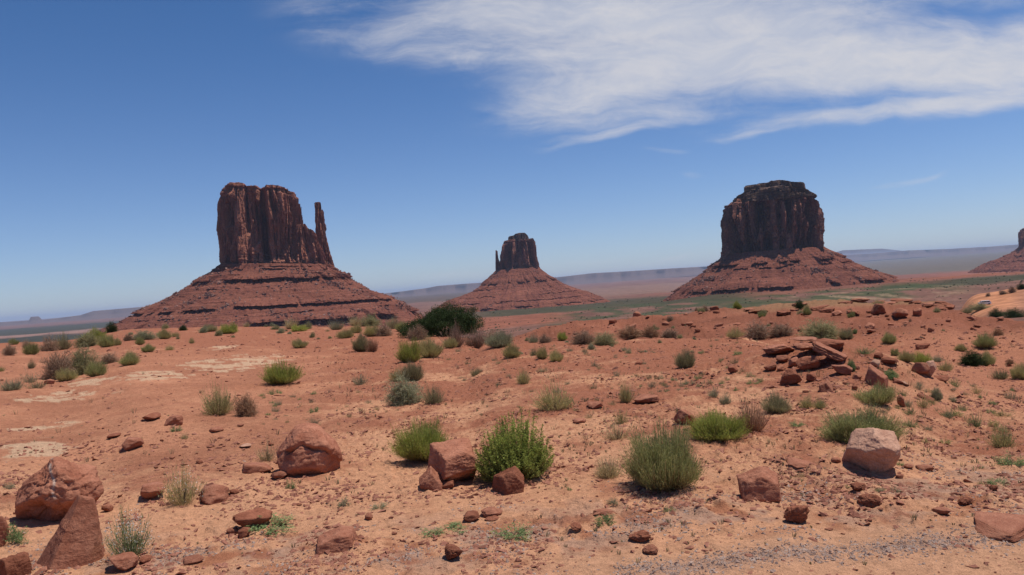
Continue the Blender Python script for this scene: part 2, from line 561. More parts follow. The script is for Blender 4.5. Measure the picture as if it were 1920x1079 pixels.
def mat_plant(name, base, tip, hl, trans=0.38, gain=1.65):
    base, tip, hl = [tuple(min(0.85, q * gain) for q in c) for c in (base, tip, hl)]
    """base/tip colours along a stem, hl a lighter variant for some shoots"""
    m, N, p = new_mat(name, 0.8, 0.1)
    t = N.n('ShaderNodeAttribute', attribute_name='tip').outputs['Fac']
    r = N.n('ShaderNodeAttribute', attribute_name='rnd').outputs['Fac']
    oi = N.n('ShaderNodeObjectInfo').outputs['Random']
    c = N.mix(N.ss(t, 0.15, 0.75), base, tip)
    c = N.mix(N.m('MULTIPLY', r, N.ss(t, 0.3, 0.9, 0.1, 0.9)), c, hl)
    k = N.m('MULTIPLY', N.m('ADD', 0.7, N.m('MULTIPLY', r, 0.5)), N.m('ADD', 0.85, N.m('MULTIPLY', oi, 0.3)))
    c = N.mix(1.0, c, N.comb(k, k, k), 'MULTIPLY')
    N.t.links.new(c, p.inputs['Base Color'])
    if trans:
        tr = N.n('ShaderNodeBsdfTranslucent')
        N.t.links.new(c, tr.inputs[0])
        mxs = N.n('ShaderNodeMixShader'); mxs.inputs[0].default_value = trans
        out = N.t.nodes['Material Output']
        N.t.links.new(p.outputs[0], mxs.inputs[1]); N.t.links.new(tr.outputs[0], mxs.inputs[2])
        N.t.links.new(mxs.outputs[0], out.inputs[0])
    return m


def mat_flat(name, c, rough=0.6, spec=0.3, metal=0.0):
    m, N, p = new_mat(name, rough, spec)
    tc = N.n('ShaderNodeTexCoord').outputs['Object']
    k = N.ss(N.noise(tc, 6.0, 4, 0.6), 0.3, 0.7, 0.9, 1.08)
    N.t.links.new(N.mix(1.0, c, N.comb(k, k, k), 'MULTIPLY'), p.inputs['Base Color'])
    p.inputs['Metallic'].default_value = metal
    return m


M = {}
M['ground'] = mat_ground()
M['rock_red'] = mat_rock('red_sandstone', (0.28, 0.100, 0.058), (0.42, 0.180, 0.110), bumpd=0.03, white=1)
M['rock_pale'] = mat_rock('pale_sandstone', (0.38, 0.195, 0.130), (0.52, 0.30, 0.205), bumpd=0.018, white=1)
M['rock_dark'] = mat_rock('dark_sandstone', (0.20, 0.068, 0.038), (0.33, 0.125, 0.072), bumpd=0.025, white=1)
M['pebble'] = mat_rock('pebble_stone', (0.27, 0.165, 0.125), (0.47, 0.345, 0.28), scale=4, bumpd=0.003)
M['chip'] = mat_rock('red_chip_stone', (0.22, 0.085, 0.055), (0.36, 0.16, 0.105), scale=4, bumpd=0.003)
M['bark'] = mat_rock('grey_bark', (0.16, 0.12, 0.09), (0.28, 0.22, 0.18), scale=6, bumpd=0.004)

# ------------------------------------------------------------------ ground
def build_ground():
    # rings: even in picture height near the camera, geometric beyond
    rn = CAMZ * 788 / np.linspace(520, 22, 620)
    rf = np.exp(np.linspace(math.log(rn[-1]), math.log(70000), 420))[1:]
    r = np.concatenate([np.linspace(0.4, rn[0], 14)[:-1], rn, rf])
    core = np.linspace(rad(-36), rad(36), 860)
    az = np.concatenate([np.linspace(rad(-100), rad(-36), 70)[:-1], core, np.linspace(rad(36), rad(100), 70)[1:]])
    AA, RR = np.meshgrid(az, r, indexing='ij')
    x = RR * np.sin(AA); y = RR * np.cos(AA)
    zz = zones(x, y)
    z = base_h(x, y) + detail_h(x, y, zz)
    rr, bx, by, bank = zz
    px, py = bx, by
    # ---- colour
    sand = np.array([0.585, 0.298, 0.168]); red = np.array([0.345, 0.135, 0.078]); deep = np.array([0.27, 0.085, 0.042]); white = np.array([0.58, 0.39, 0.25])
    grey = np.array([0.34, 0.22, 0.17]); pinkr = np.array([0.45, 0.195, 0.112])
    n1 = fbm(x * 0.45, y * 0.45, 9.0, 5, 0.6); n2 = fbm(x * 2.3, y * 2.3, 12.0, 4, 0.6)
    f = sstep(-0.35, 0.45, n1 * 0.7 + n2 * 0.45 + np.interp(py, [600, 660, 760, 860, 1000], [-0.65, -0.48, -0.05, 0.32, 0.7]))[..., None]
    c = red * (1 - f) + sand * f
    s3 = fbm(x * 0.55 + 2, y * 1.1, 88.0, 5, 0.62) * 6
    ris = np.exp(-((s3 - np.round(s3)) / 0.10) ** 2) * sstep(480, 680, px) * (1 - sstep(870, 960, py)) * (1 - sstep(26, 36, rr)) * sstep(-0.3, 0.3, n2)
    c = c * (1 - ris[..., None] * 0.6) + deep * ris[..., None] * 0.6
    g = (bank * sstep(-0.1, 0.4, n2))[..., None] * 0.6
    c = c * (1 - g) + grey * g
    g = (bank * sstep(0.1, 0.5, fbm(x * 3.1, y * 3.1, 51.0, 3)))[..., None] * 0.7
    c = c * (1 - g) + deep * 1.1 * g
    mid_ = np.interp(px, [800, 1000, 1300, 1500, 1700, 1920], [1030, 1005, 985, 950, 930, 925])
    rd = (sstep(mid_ + 30, mid_ + 62, py) * sstep(950, 1150, px))[..., None] * 0.75
    c = c * (1 - rd) + np.array([0.56, 0.30, 0.175]) * (1 + .08 * n1[..., None]) * rd
    tr = (np.exp(-((py - (1079 - (px - 1150) * 0.115)) / 15) ** 2) * sstep(1130, 1250, px) * sstep(-0.6, 0.1, n2))[..., None] * 0.5
    c = c * (1 - tr) + grey * tr
    # bedrock at left: pinkish with bleached flags
    bl = ((1 - sstep(520, 720, px)) * sstep(640, 670, py) * (1 - sstep(850, 920, py)))[..., None]
    c = c * (1 - bl * 0.75) + (pinkr * (0.95 + 0.18 * n1[..., None])) * bl * 0.75
    wz = np.zeros_like(px)
    for (cx, cy, hx, hy) in ((430, 683, 100, 13), (290, 705, 75, 10), (110, 745, 90, 9), (60, 842, 95, 16), (180, 715, 60, 7), (420, 652, 30, 4), (60, 800, 80, 5)):
        wz = np.maximum(wz, np.exp(-((px - cx) / hx) ** 2 - (((py - cy) + (px - cx) * 0.10) / hy) ** 2))
    wn = sstep(0.42, 0.58, wz * 0.75 + 0.75 * fbm(x * 1.1 + 4, y * 1.7, 15.0, 5, 0.7))
    wn = (wn * sstep(0.10, 0.35, wz))[..., None] * 0.80
    c = c * (1 - wn) + white * wn
    # right-hand flat, pinkish
    rz = (sstep(1640, 1760, px) * sstep(600, 625, py) * (1 - sstep(760, 800, py)))[..., None]
    c = c * (1 - rz * 0.6) + pinkr * rz * 0.6
    # mound: red
    md = (sstep(22, 25, rr) * (1 - sstep(45, 70, rr)) * sstep(900, 1000, px))[..., None]
    c = c * (1 - md * 0.8) + (np.array([0.24, 0.090, 0.055]) * (1 + 0.35 * n1[..., None])) * md * 0.8
    # grassy fawn rim along the mound top
    rim = (sstep(29.5, 31.5, rr) * sstep(1330, 1480, px) * (1 - sstep(1740, 1800, px)) * (1 - sstep(60, 90, rr)))[..., None] * 0.55
    c = c * (1 - rim) + np.array([0.30, 0.19, 0.10]) * rim
    # valley
    v = sstep(80, 220, rr)[..., None]
    vb = np.array([0.190, 0.095, 0.068]); vr = np.array([0.28, 0.10, 0.058]); vg = np.array([0.058, 0.056, 0.030]); vt = np.array([0.34, 0.23, 0.14])
    nv = fbm(x / 420, y / 900, 2.0, 5, 0.6)
    hor = 605 - 0.0715 * px
    dd = py - hor                                  # depression below the horizon, in photo px
    green = np.zeros_like(px)
    def band(x0, x1, ya, yb, s=4.0, fx=30):
        """strip between two depression lines"""
        return sstep(x0 - fx, x0 + fx, px) * (1 - sstep(x1 - fx, x1 + fx, px)) * sstep(ya - s * .5, ya + s * .5, dd) * (1 - sstep(yb - s * .5, yb + s * .5, dd))
    jit = 3.0 * nv
    dd = dd + jit
    vc = np.broadcast_to(vb, c.shape) * (1 + 0.25 * nv[..., None])
    def paint(vc, mask, colr):
        mm = mask[..., None]
        return vc * (1 - mm) + colr * mm
    vc = paint(vc, band(1600, 2600, 0, 34) * 0.8, np.array([0.13, 0.115, 0.08]))
    vc = paint(vc, band(1600, 2600, 34, 46) * 0.8, vr)
    g1 = band(1640, 2600, 48, 63, 3); vc = paint(vc, g1 * 0.9, vg); green = np.maximum(green, g1)
    vc = paint(vc, band(1250, 2600, 63, 80) * 0.7, vb * 1.0)
    vc = paint(vc, band(1200, 1760, 33, 52, 5, 60) * 0.85, np.array([0.215, 0.088, 0.058]))
    g1 = band(1340, 1790, 50, 75, 5, 60) * sstep(-0.25, 0.15, fbm(x / 90, y / 300, 7.0, 4)); vc = paint(vc, g1 * 0.85, np.array([0.062, 0.078, 0.030])); green = np.maximum(green, g1)
    g1 = band(1480, 1790, 58, 90, 4, 60) * sstep(0.05, 0.35, fbm(x / 40, y / 120, 17.0, 4)); vc = paint(vc, g1 * 0.7, vt)
    g1 = band(880, 1400, 40, 56, 5, 60); vc = paint(vc, g1 * 0.85, vg); green = np.maximum(green, g1)
    g1 = band(1040, 1420, 52, 85, 5, 60) * sstep(-0.3, 0.2, fbm(x / 60, y / 160, 27.0, 4)); vc = paint(vc, g1 * 0.9, np.array([0.066, 0.072, 0.034])); green = np.maximum(green, g1)
    vc = paint(vc, band(860, 1060, 57, 78, 4, 50) * 0.8, vr)
    vc = paint(vc, band(820, 1500, 16, 33, 4, 60) * 0.7, np.array([0.24, 0.14, 0.10]))
    g1 = band(-400, 330, 14, 26, 3) ; vc = paint(vc, g1 * 0.9, vg * 0.85); green = np.maximum(green, g1)
    vc = paint(vc, band(-400, 330, 26, 32, 2) * sstep(-0.5, 0.0, nv) * 0.8, np.array([0.33, 0.19, 0.14]))
    g1 = band(-400, 330, 32, 60, 3); vc = paint(vc, g1 * 0.92, vg * 0.7); green = np.maximum(green, g1)
    g1 = band(600, 900, 0, 20, 3); vc = paint(vc, g1 * 0.6, vg)
    # orange dune and track on the right
    dn = sstep(1770, 1800, px) * sstep(280, 330, rr) * (1 - sstep(440, 480, rr))
    dn = np.maximum(dn * (1 - sstep(1880, 1930, px) * 0.6), 0)
    vc = paint(vc, dn, np.array([0.50, 0.22, 0.115]))
    c = c * (1 - v) + vc * v
    green = green * v[..., 0]
    near = 1 - sstep(60, 160, rr)
    V = np.stack([x, y, z], -1).reshape(-1, 3)
    me = mesh_np('ground', V, grid_faces(len(az), len(r))[:, ::-1], True, {'green': green.ravel(), 'near': near.ravel()}, np.clip(c, 0.01, 0.8).reshape(-1, 3))
    tag(link('ground', me, M['ground']), 'red sandy desert ground running out across the valley floor to the horizon', kind='structure')


build_ground()


# ------------------------------------------------------------------ distant mesas
def mesa(name, pts, dist, depth, mat, label, rough=1.0, seed=0.0, cliff=0.45):
    """pts: (px, top_py, base_py) polyline; profile = talus foot, slope, cliff, plateau, back"""
    n = 260
    P = np.array(pts, float)
    pxs = np.linspace(P[0, 0], P[-1, 0], n)
    top = np.interp(pxs, P[:, 0], P[:, 1]); bot = np.interp(pxs, P[:, 0], P[:, 2])
    X = np.zeros((n, 9, 3))
    for i in range(n):
        d = ray(pxs[i], top[i]); hd = math.hypot(d[0], d[1]); dx, dy = d[0] / hd, d[1] / hd
        zt = CAMZ + d[2] / hd * dist
        zb = zat(pxs[i], bot[i], dist) - 8
        nz = float(fbm(pxs[i] / 48 + seed, seed, 0, 3, 0.4)) * rough
        nz2 = float(fbm(pxs[i] / 9 + seed, 7 + seed, 0, 4)) * rough
        H = zt - zb
        zt += nz2 * H * 0.05
        rr = [dist - depth * 0.30 + nz * depth * 0.10, dist - depth * 0.20 + nz * depth * 0.12, dist - depth * 0.10 + nz * depth * 0.15, dist - depth * 0.03 + nz * depth * 0.16,
              dist - depth * 0.02 + nz * depth * 0.16, dist + depth * 0.1, dist + depth * 0.5, dist + depth * 0.8, dist + depth]
        hz = [-0.15, 0.10, 0.28 + 0.05 * nz, 1 - cliff, 0.97, 1.0, 0.98, 0.5, -0.15]
        for k in range(9):
            X[i, k] = (dx * rr[k], dy * rr[k], zb + H * hz[k])
    me = mesh_np(name, X.reshape(-1, 3), grid_faces(n, 9)[:, ::-1], True)
    return tag(link(name, me, mat), label, kind='structure')


M['mesa'] = mat_cliff('far_mesa_rock', (0.115, 0.075, 0.068), (0.15, 0.098, 0.082), (0.20, 0.14, 0.115))
mesa('distant_mesa', [(-500, 636, 655), (-100, 611, 618), (40, 603, 609), (55, 602, 608), (56, 595, 607), (74, 594, 606), (78, 601, 606), (150, 592, 600), (175, 584, 598), (270, 576, 592), (420, 569, 580)], 20000, 2500, M['mesa'], 'long low blue mesa on the horizon at far left', 0.6, 1.0)
mesa('distant_mesa', [(560, 558, 568), (700, 553, 561), (740, 549, 558), (800, 541, 554), (820, 537, 552), (870, 533, 549), (930, 529, 545), (1060, 526, 538)], 20000, 2500, M['mesa'], 'pale broken mesas behind the small butte', 1.8, 5.0, 0.3)
mesa('distant_mesa', [(990, 526, 541), (1060, 519, 535), (1110, 513, 531), (1167, 510, 528), (1260, 504, 518), (1350, 499, 511), (1500, 488, 500)], 20000, 3000, M['mesa'], 'blue mesa rim between the small butte and the big right-hand butte', 1.3, 9.0, 0.35)
mesa('distant_mesa', [(1480, 487, 497), (1560, 480, 491), (1640, 476, 486), (1700, 470.5, 482), (1780, 467.5, 478), (1860, 463, 473), (1905, 459.5, 470), (2050, 452, 461), (2500, 420, 430)], 30000, 4500, M['mesa'], 'pale rimmed mesa stretching to the right edge', 1.6, 14.0, 0.4)
mesa('distant_mesa', [(1480, 484, 490), (1560, 476, 484), (1580, 470, 482), (1655, 467, 478), (1700, 472, 478), (1800, 468, 472)], 48000, 4000, M['mesa'], 'faint mountain plateau far beyond the right-hand mesas', 0.4, 21.0)


# ------------------------------------------------------------------ buttes
def poly_world(pts, dist, az0):
    """photo polyline -> (lateral metres, height) in the vertical plane at dist facing the camera at azimuth az0"""
    out = []
    for px, py in pts:
        d = ray(px, py)
        c = d[0] * math.sin(az0) + d[1] * math.cos(az0)      # along view azimuth
        s = d[0] * math.cos(az0) - d[1] * math.sin(az0)
        out.append((s / c * dist, CAMZ + d[2] / c * dist))
    return np.array(out)


def finish_local(x, y, z, az0, dist):
    """local x right, y away, origin at the butte -> world"""
    wx = x * math.cos(az0) + (y + dist) * math.sin(az0)
    wy = -x * math.sin(az0) + (y + dist) * math.cos(az0)
    return np.stack([wx, wy, z], -1)


def cliff_part(name, root, mat, az0, dist, left, right, top, depth, clefts=(), seed=0.0, na=620, nl=150, amp=1.0, power=3.2, strata=(0.0, 0.13), capstrata=0.90, dip=0.0, yoff=0.0, topdome=0.0):
    L = poly_world(left, dist, az0); Rr = poly_world(right, dist, az0); Tp = poly_world(top, dist, az0)
    L = L[np.argsort(L[:, 1])]; Rr = Rr[np.argsort(Rr[:, 1])]; Tp = Tp[np.argsort(Tp[:, 0])]
    zb = min(L[0, 1], Rr[0, 1]); xc = 0.5 * (L[:, 0].mean() + Rr[:, 0].mean())
    ztop = Tp[:, 1].max()
    t = np.concatenate([np.linspace(-0.06, 1, nl)])
    ph = np.linspace(0, 2 * math.pi, na, endpoint=False)
    PH, TT = np.meshgrid(ph, t, indexing='ij')
    cx = np.sign(np.cos(PH)) * np.abs(np.cos(PH)) ** (2 / power)
    sy = np.sign(np.sin(PH)) * np.abs(np.sin(PH)) ** (2 / power)
    # height by iteration: x depends on z, top depends on x
    z = zb + np.maximum(TT, 0) * (ztop - zb)
    for _ in range(4):
        xl = np.interp(z, L[:, 1], L[:, 0]); xr = np.interp(z, Rr[:, 1], Rr[:, 0])
        x = np.where(cx < 0, xc + (xc - xl) * cx, xc + (xr - xc) * cx)
        tp = np.interp(x, Tp[:, 0], Tp[:, 1])
        z = zb + TT * (tp - zb)
    hw = (Rr[:, 0].max() - L[:, 0].min()) / 2
    taper = 1 - 0.10 * np.clip(TT, 0, 1)
    y = sy * depth * taper + yoff
    # displacement along the footprint normal
    nx, ny = np.sign(cx) * np.abs(cx) ** (power - 1) / hw, np.sign(sy) * np.abs(sy) ** (power - 1) / depth
    ln = np.hypot(nx, ny) + 1e-9; nx /= ln; ny /= ln
    s = hw / 14.0
    Xn, Yn, Zn = x / hw * 3.2 + seed, y / hw * 3.2, z / hw
    rib = 1 - np.abs(fbm(Xn * 0.9, Yn * 0.9, Zn * 0.45 + seed, 3)) * 2.4
    rib2 = 1 - np.abs(fbm(Xn * 3.3, Yn * 3.3, Zn * 0.8, 3)) * 2.2
    blk = fbm(Xn * 2.2, Yn * 2.2, Zn * 4.0 + 5, 4, 0.55)
    cell = np.floor(fbm(Xn * 1.3, Yn * 1.3, Zn * 0.7 + 2, 2) * 5) / 5
    crk = np.exp(-(fbm(Xn * 2.4 + 3, Yn * 2.4, Zn * 0.5, 3, 0.5) / 0.035) ** 2) * sstep(-0.2, 0.2, fbm(Xn * 2, Yn * 2, Zn * 2 + 40, 2))
    cell2 = np.floor(fbm(Xn * 2.8 + 8, Yn * 2.8, Zn * 1.6 + 9, 2) * 5) / 5
    d = s * amp * (2.4 * rib + 0.5 * rib2 + 0.7 * blk + 4.0 * cell + 1.9 * cell2 - 2.2 * crk)
    # bedded base and bedded rim
    zz = (z - zb + dip * x) / (ztop - zb)
    bedn = np.sign(np.sin(zz * 150 + 2 * blk)) * 0.5 + np.sign(np.sin(zz * 67 + 1.3)) * 0.7
    low = 1 - sstep(strata[1] * 0.7, strata[1] * 1.3, zz)
    d = d + s * 0.35 * bedn * low + s * 0.9 * low * amp
    hi = sstep(capstrata - 0.02, capstrata + 0.02, TT)
    d = d * (1 - 0.5 * hi) + s * 0.4 * bedn * hi
    # explicit clefts: (px, half-width px, depth fraction, t range)
    for (cpx, hwp, dep, t0, t1) in clefts:
        q = poly_world([(cpx, 430)], dist, az0)[0, 0]
        wv = hwp / F * dist
        xx = x - q - wv * 0.7 * fbm(Zn * 1.5, seed, 0, 2) - (0.5 - TT) * wv * 0.6
        g = np.exp(-(xx / wv) ** 4) * (sy < 0) * sstep(t0 - 0.05, t0 + 0.03, TT) * (1 - sstep(t1 - 0.02, t1 + 0.05, TT))
        d = d - g * dep * depth
    d = d - s * 2.3 * amp          # keep the outline where the photo has it
    side = np.abs(nx)
    x = x + nx * d * (0.30 * side + 1.0 * (1 - side)); y = y + ny * d
    V = finish_local(x, y, z, az0, dist)
    # top: rings shrinking to the middle
    rings = []
    k_in = [0.97, 0.9, 0.78, 0.6, 0.4, 0.2, 0.02]
    xe, ye = x[:, -1], y[:, -1]
    for k in k_in:
        xk = xc + (xe - xc) * k; yk = yoff + (ye - yoff) * k
        zk = np.interp(xk, Tp[:, 0], Tp[:, 1]) + fbm(xk / hw * 6, yk / hw * 6, seed, 3) * s * 0.6 - s * 0.2 + topdome * (1 - k) * s
        rings.append(finish_local(xk, yk, zk, az0, dist))
    Vall = np.concatenate([V, np.stack(rings, 1)], 1)
    nv = Vall.shape[1]
    me = mesh_np(name, Vall.reshape(-1, 3), grid_faces(na, nv, True), True)
    me.polygons.foreach_set('use_smooth', np.zeros(len(me.polygons), bool))
    return link(name, me, mat, root)


def talus_part(root, mat, rubmat, az0, dist, left, right, depth_top, ledges, seed=0.0, na=760, nl=170, nrub=1800, rub=(1.0, 3.5), diptop=-0.09, yoff=0.0, gully=1.0, slope_front=1.0):
    L = poly_world(left, dist, az0); Rr = poly_world(right, dist, az0)
    L = L[np.argsort(L[:, 1])]; Rr = Rr[np.argsort(Rr[:, 1])]
    zt = max(L[-1, 1], Rr[-1, 1]); zb = min(L[0, 1], Rr[0, 1])
    xc = 0.5 * (L[-1, 0] + Rr[-1, 0]); hw0 = 0.5 * (Rr[-1, 0] - L[-1, 0])
    dtop = (Rr[-1, 1] - L[-1, 1]) / (Rr[-1, 0] - L[-1, 0])
    ph = np.linspace(0, 2 * math.pi, na, endpoint=False)
    tt = np.linspace(0, 1, nl)
    PH, TT = np.meshgrid(ph, tt, indexing='ij')
    zl = zb + (L[-1, 1] - zb) * TT; zr = zb + (Rr[-1, 1] - zb) * TT
    p = 2.0 + 0.9 * TT
    cx = np.sign(np.cos(PH)) * np.abs(np.cos(PH)) ** (2 / p); sy = np.sign(np.sin(PH)) * np.abs(np.sin(PH)) ** (2 / p)
    w = 0.5 + 0.5 * cx
    z = zl * (1 - w) + zr * w
    xl = np.interp(z, L[:, 1], L[:, 0]); xr = np.interp(z, Rr[:, 1], Rr[:, 0])
    # ledges push the outline out just above, in just below
    arc = np.arctan2(sy, cx)
    Xn, Yn = np.cos(PH) * 3 + seed, np.sin(PH) * 3
    off = np.zeros_like(z)
    for (t0, hgt, out, dens) in ledges:
        zz = TT + 0.012 * fbm(Xn * 1.2, Yn * 1.2, t0 * 9, 3)
        br = sstep(0.0, 0.12, fbm(Xn * 1.5, Yn * 1.5, t0 * 31, 4, 0.6) + dens)
        off += br * out * (sstep(t0 - 0.002, t0 + 0.002, zz) * (1 - sstep(t0 + 0.03, t0 + 0.10, zz)) - 0.5 * sstep(t0 - hgt - 0.01, t0 - hgt, zz) * (1 - sstep(t0 - 0.002, t0 + 0.002, zz)))
        cr = fbm(Xn * 16, Yn * 16, t0 * 7, 3, 0.6)
        off += br * out * 0.7 * cr * sstep(t0 - hgt - 0.02, t0 - hgt, zz) * (1 - sstep(t0 + 0.01, t0 + 0.04, zz))
    off = off * (0.35 + 0.65 * np.abs(sy) ** 0.6)
    half_l = xc - xl; half_r = xr - xc
    hx = np.where(cx < 0, half_l, half_r)
    spread = 0.5 * (half_l + half_r) - hw0
    x = xc + cx * (hx + off)
    y = yoff + sy * (depth_top + spread * slope_front + off)
    rr = np.hypot(x - xc, y - yoff)
    gl = (fbm(Xn * 3.0, Yn * 3.0, TT * 2.5, 4, 0.55) * 3.0 + 0.9 * fbm(Xn * 11, Yn * 11, TT * 14, 3)) * gully
    z = z + gl * sstep(0, 0.2, TT) * (1 - sstep(0.9, 1.0, TT)) * (dist / 2000) * (0.15 + 0.85 * (1 - np.abs(cx)))
    z = z + fbm(x / 9, y / 9, z / 9, 4, 0.65) * 1.3 * (dist / 2000)
    V = finish_local(x, y, z, az0, dist)
    Vf = V.reshape(-1, 3)
    Fq = grid_faces(na, nl, True)
    me = mesh_np('talus_slope', Vf, Fq, False)
    link('talus_slope', me, mat, root)
    # rubble
    rng = np.random.RandomState(int(seed * 10) + 3)
    front = np.nonzero((sy.ravel() < 0.25) & (TT.ravel() > 0.05) & (TT.ravel() < 0.95))[0]
    cl = fbm(Vf[front, 0] / 55, Vf[front, 1] / 55, 3.0, 3)
    wgt = np.exp(cl * 4.0); wgt /= wgt.sum()
    pick = front[rng.choice(len(front), nrub, p=wgt)]
    size = rub[0] + (rub[1] - rub[0]) * rng.rand(nrub) ** 3
    rv, rf = scatter_rocks(Vf[pick] + rng.normal(size=(nrub, 3)) * [2, 2, 0.2], size, rng)
    o = link('rubble', mesh_np('rubble', rv, rf, False), rubmat, root)
    o['kind'] = 'stuff'


OCT = np.array([[1, 0, 0], [0, 1, 0], [-1, 0, 0], [0, -1, 0], [0, 0, 1], [0, 0, -1]], float)
OCF = np.array([[0, 1, 4], [1, 2, 4], [2, 3, 4], [3, 0, 4], [1, 0, 5], [2, 1, 5], [3, 2, 5], [0, 3, 5]])
# chipped cube for coarser stones
CUB = np.array([[sx_, sy_, sz_] for sx_ in (-1, 1) for sy_ in (-1, 1) for sz_ in (-1, 1)], float) * 0.75
CUF = np.array([[0, 1, 3, 2], [4, 6, 7, 5], [0, 4, 5, 1], [2, 3, 7, 6], [0, 2, 6, 4], [1, 5, 7, 3]])


def scatter_rocks(P, size, rng, flat=0.65, cube=True):
    B, Fb = (CUB, CUF) if cube else (OCT, OCF)
    n, k = len(P), len(B)
    v = B[None] + rng.normal(size=(n, k, 3)) * 0.24
    v = v * (size[:, None, None] * 0.5) * (0.65 + 0.7 * rng.rand(n, 1, 3)) * [1, 1, flat]
    a = rng.rand(n) * 6.28; t = rng.normal(size=n) * 0.35
    x, y, z = v[..., 0], v[..., 1], v[..., 2]
    y, z = y * np.cos(t)[:, None] - z * np.sin(t)[:, None], y * np.sin(t)[:, None] + z * np.cos(t)[:, None]
    x, y = x * np.cos(a)[:, None] - y * np.sin(a)[:, None], x * np.sin(a)[:, None] + y * np.cos(a)[:, None]
    v = np.stack([x, y, z], -1) + P[:, None]
    f = Fb[None] + (np.arange(n) * k)[:, None, None]
    return v.reshape(-1, 3), f.reshape(-1, Fb.shape[1])


M['cliff'] = mat_cliff('red_cliff_rock', (0.25, 0.105, 0.072), (0.38, 0.150, 0.095), (0.50, 0.24, 0.16))
M['cliff_dark'] = mat_cliff('dark_cliff_rock', (0.16, 0.074, 0.057), (0.31, 0.128, 0.088), (0.52, 0.25, 0.16))
M['cap'] = mat_cliff('brown_cap_rock', (0.12, 0.075, 0.058), (0.21, 0.13, 0.095), (0.31, 0.21, 0.155))
M['talus'] = mat_talus('red_talus', (0.185, 0.066, 0.044), (0.235, 0.088, 0.056), (0.27, 0.165, 0.135))
M['rubble'] = mat_talus('talus_rubble', (0.24, 0.12, 0.09), (0.34, 0.20, 0.16), (0.42, 0.31, 0.26))


def root_at(name, px, py, dist, label, cat, group=None):
    az0, sl = azr(px, py)
    o = bpy.data.objects.new(name, None); COL.objects.link(o)
    o.empty_display_size = 20
    tag(o, label, cat, group)
    return o, az0


# --- the wide butte with the thumb, left
D1 = 1900
b1, a1 = root_at('sandstone_butte', 515, 560, D1, 'broad red butte with a thin thumb spire on its right, on a wide terraced cone', 'butte', 'sandstone buttes')
cliff_part('cliff', b1, M['cliff'], a1, D1,
           [(412, 352), (411, 372), (408, 385), (407, 430), (410, 450), (413, 480), (415, 502)],
           [(553, 360), (557, 380), (560, 410), (563, 425), (566, 440), (578, 455), (592, 470), (600, 490), (606, 503)],
           [(405, 366), (412, 360), (415, 356), (424, 352), (430, 347), (447, 347), (459, 350), (463, 355), (480, 354), (500, 353), (520, 353), (530, 356), (545, 361), (553, 364), (558, 374), (559, 420), (566, 425), (578, 430), (588, 438), (594, 452), (606, 480)],
           62, clefts=((467, 3, 0.22, 0.45, 1.1), (498, 6, 0.75, 0.12, 1.1), (486, 3, 0.35, 0.35, 0.8), (543, 1.6, 0.3, 0.35, 1.1), (430, 8, 0.28, 0.55, 0.82), (516, 4, 0.16, 0.0, 0.45)), seed=2.3, strata=(0, 0.16), capstrata=0.92, dip=0.09, amp=0.75)
cliff_part('shoulder', b1, M['cliff'], a1, D1,
           [(556, 424), (552, 450), (548, 480), (545, 502)], [(590, 436), (600, 458), (608, 480), (616, 503)],
           [(552, 428), (562, 424), (570, 424), (576, 431), (586, 436), (592, 442), (600, 462), (610, 480), (620, 494)],
           44, seed=8.1, na=300, nl=90, strata=(0, 0.25), capstrata=1.2, dip=0.09, yoff=-14)
cliff_part('thumb_spire', b1, M['cliff'], a1, D1,
           [(590, 382), (591, 410), (592, 440), (593, 460), (595, 480), (597, 503)], [(601, 382), (602, 388), (604, 392), (605, 420), (610, 440), (615, 458), (619, 476), (624, 490), (628, 506)],
           [(585, 383), (592, 381), (600, 381), (602, 388), (604, 391), (607, 440), (630, 442)],
           12, seed=4.4, na=200, nl=110, strata=(0, 0.16), capstrata=1.2, amp=0.9, power=2.6, dip=0.09, yoff=-6)
talus_part(b1, M['talus'], M['rubble'], a1, D1,
           [(417, 497), (373, 527), (362, 533), (330, 553), (262, 586), (252, 592), (222, 609), (190, 624), (140, 655)],
           [(618, 498), (655, 524), (690, 545), (735, 562), (752, 567), (760, 575), (800, 600), (850, 622)],
           66, [(0.93, 0.014, 5.0, 0.0), (0.965, 0.01, 3.0, 0.0), (0.815, 0.034, 13.0, 0.30), (0.51, 0.030, 12.0, 0.30), (0.335, 0.055, 15.0, 0.26), (0.73, 0.012, 4, -.05), (0.43, 0.012, 4, -.05), (0.87, 0.012, 3.0, 0.0), (0.66, 0.012, 3.0, -0.08), (0.58, 0.012, 2.5, -0.12)],
           seed=1.7, nrub=7000, rub=(0.8, 5.6))

# --- the small far butte, centre
D2 = 3000
b2, a2 = root_at('sandstone_butte', 970, 520, D2, 'small distant butte in the centre with a short thumb on its left side', 'butte', 'sandstone buttes')
cliff_part('cliff', b2, M['cliff_dark'], a2, D2,
           [(944, 452), (941, 460), (939, 480), (937, 495), (936, 512)], [(1001, 447), (1004, 455), (1006, 475), (1009, 490), (1012, 508)],
           [(938, 458), (943, 454), (955, 451), (975, 449), (990, 449), (1000, 448), (1004, 455), (1012, 470)],
           45, clefts=((960, 3, 0.14, 0.0, 0.5), (990, 3, 0.12, 0.1, 1.0)), seed=12.3, na=420, nl=100, strata=(0, 0.1), amp=0.9)
cliff_part('caprock', b2, M['cap'], a2, D2, [(953, 446), (953, 453)], [(991, 440), (991, 452)],
           [(952, 446), (956, 444), (963, 443), (966, 440), (975, 438), (984, 438), (989, 442), (992, 447)], 30, seed=13.0, na=220, nl=24, strata=(0, 0.9), amp=0.6)
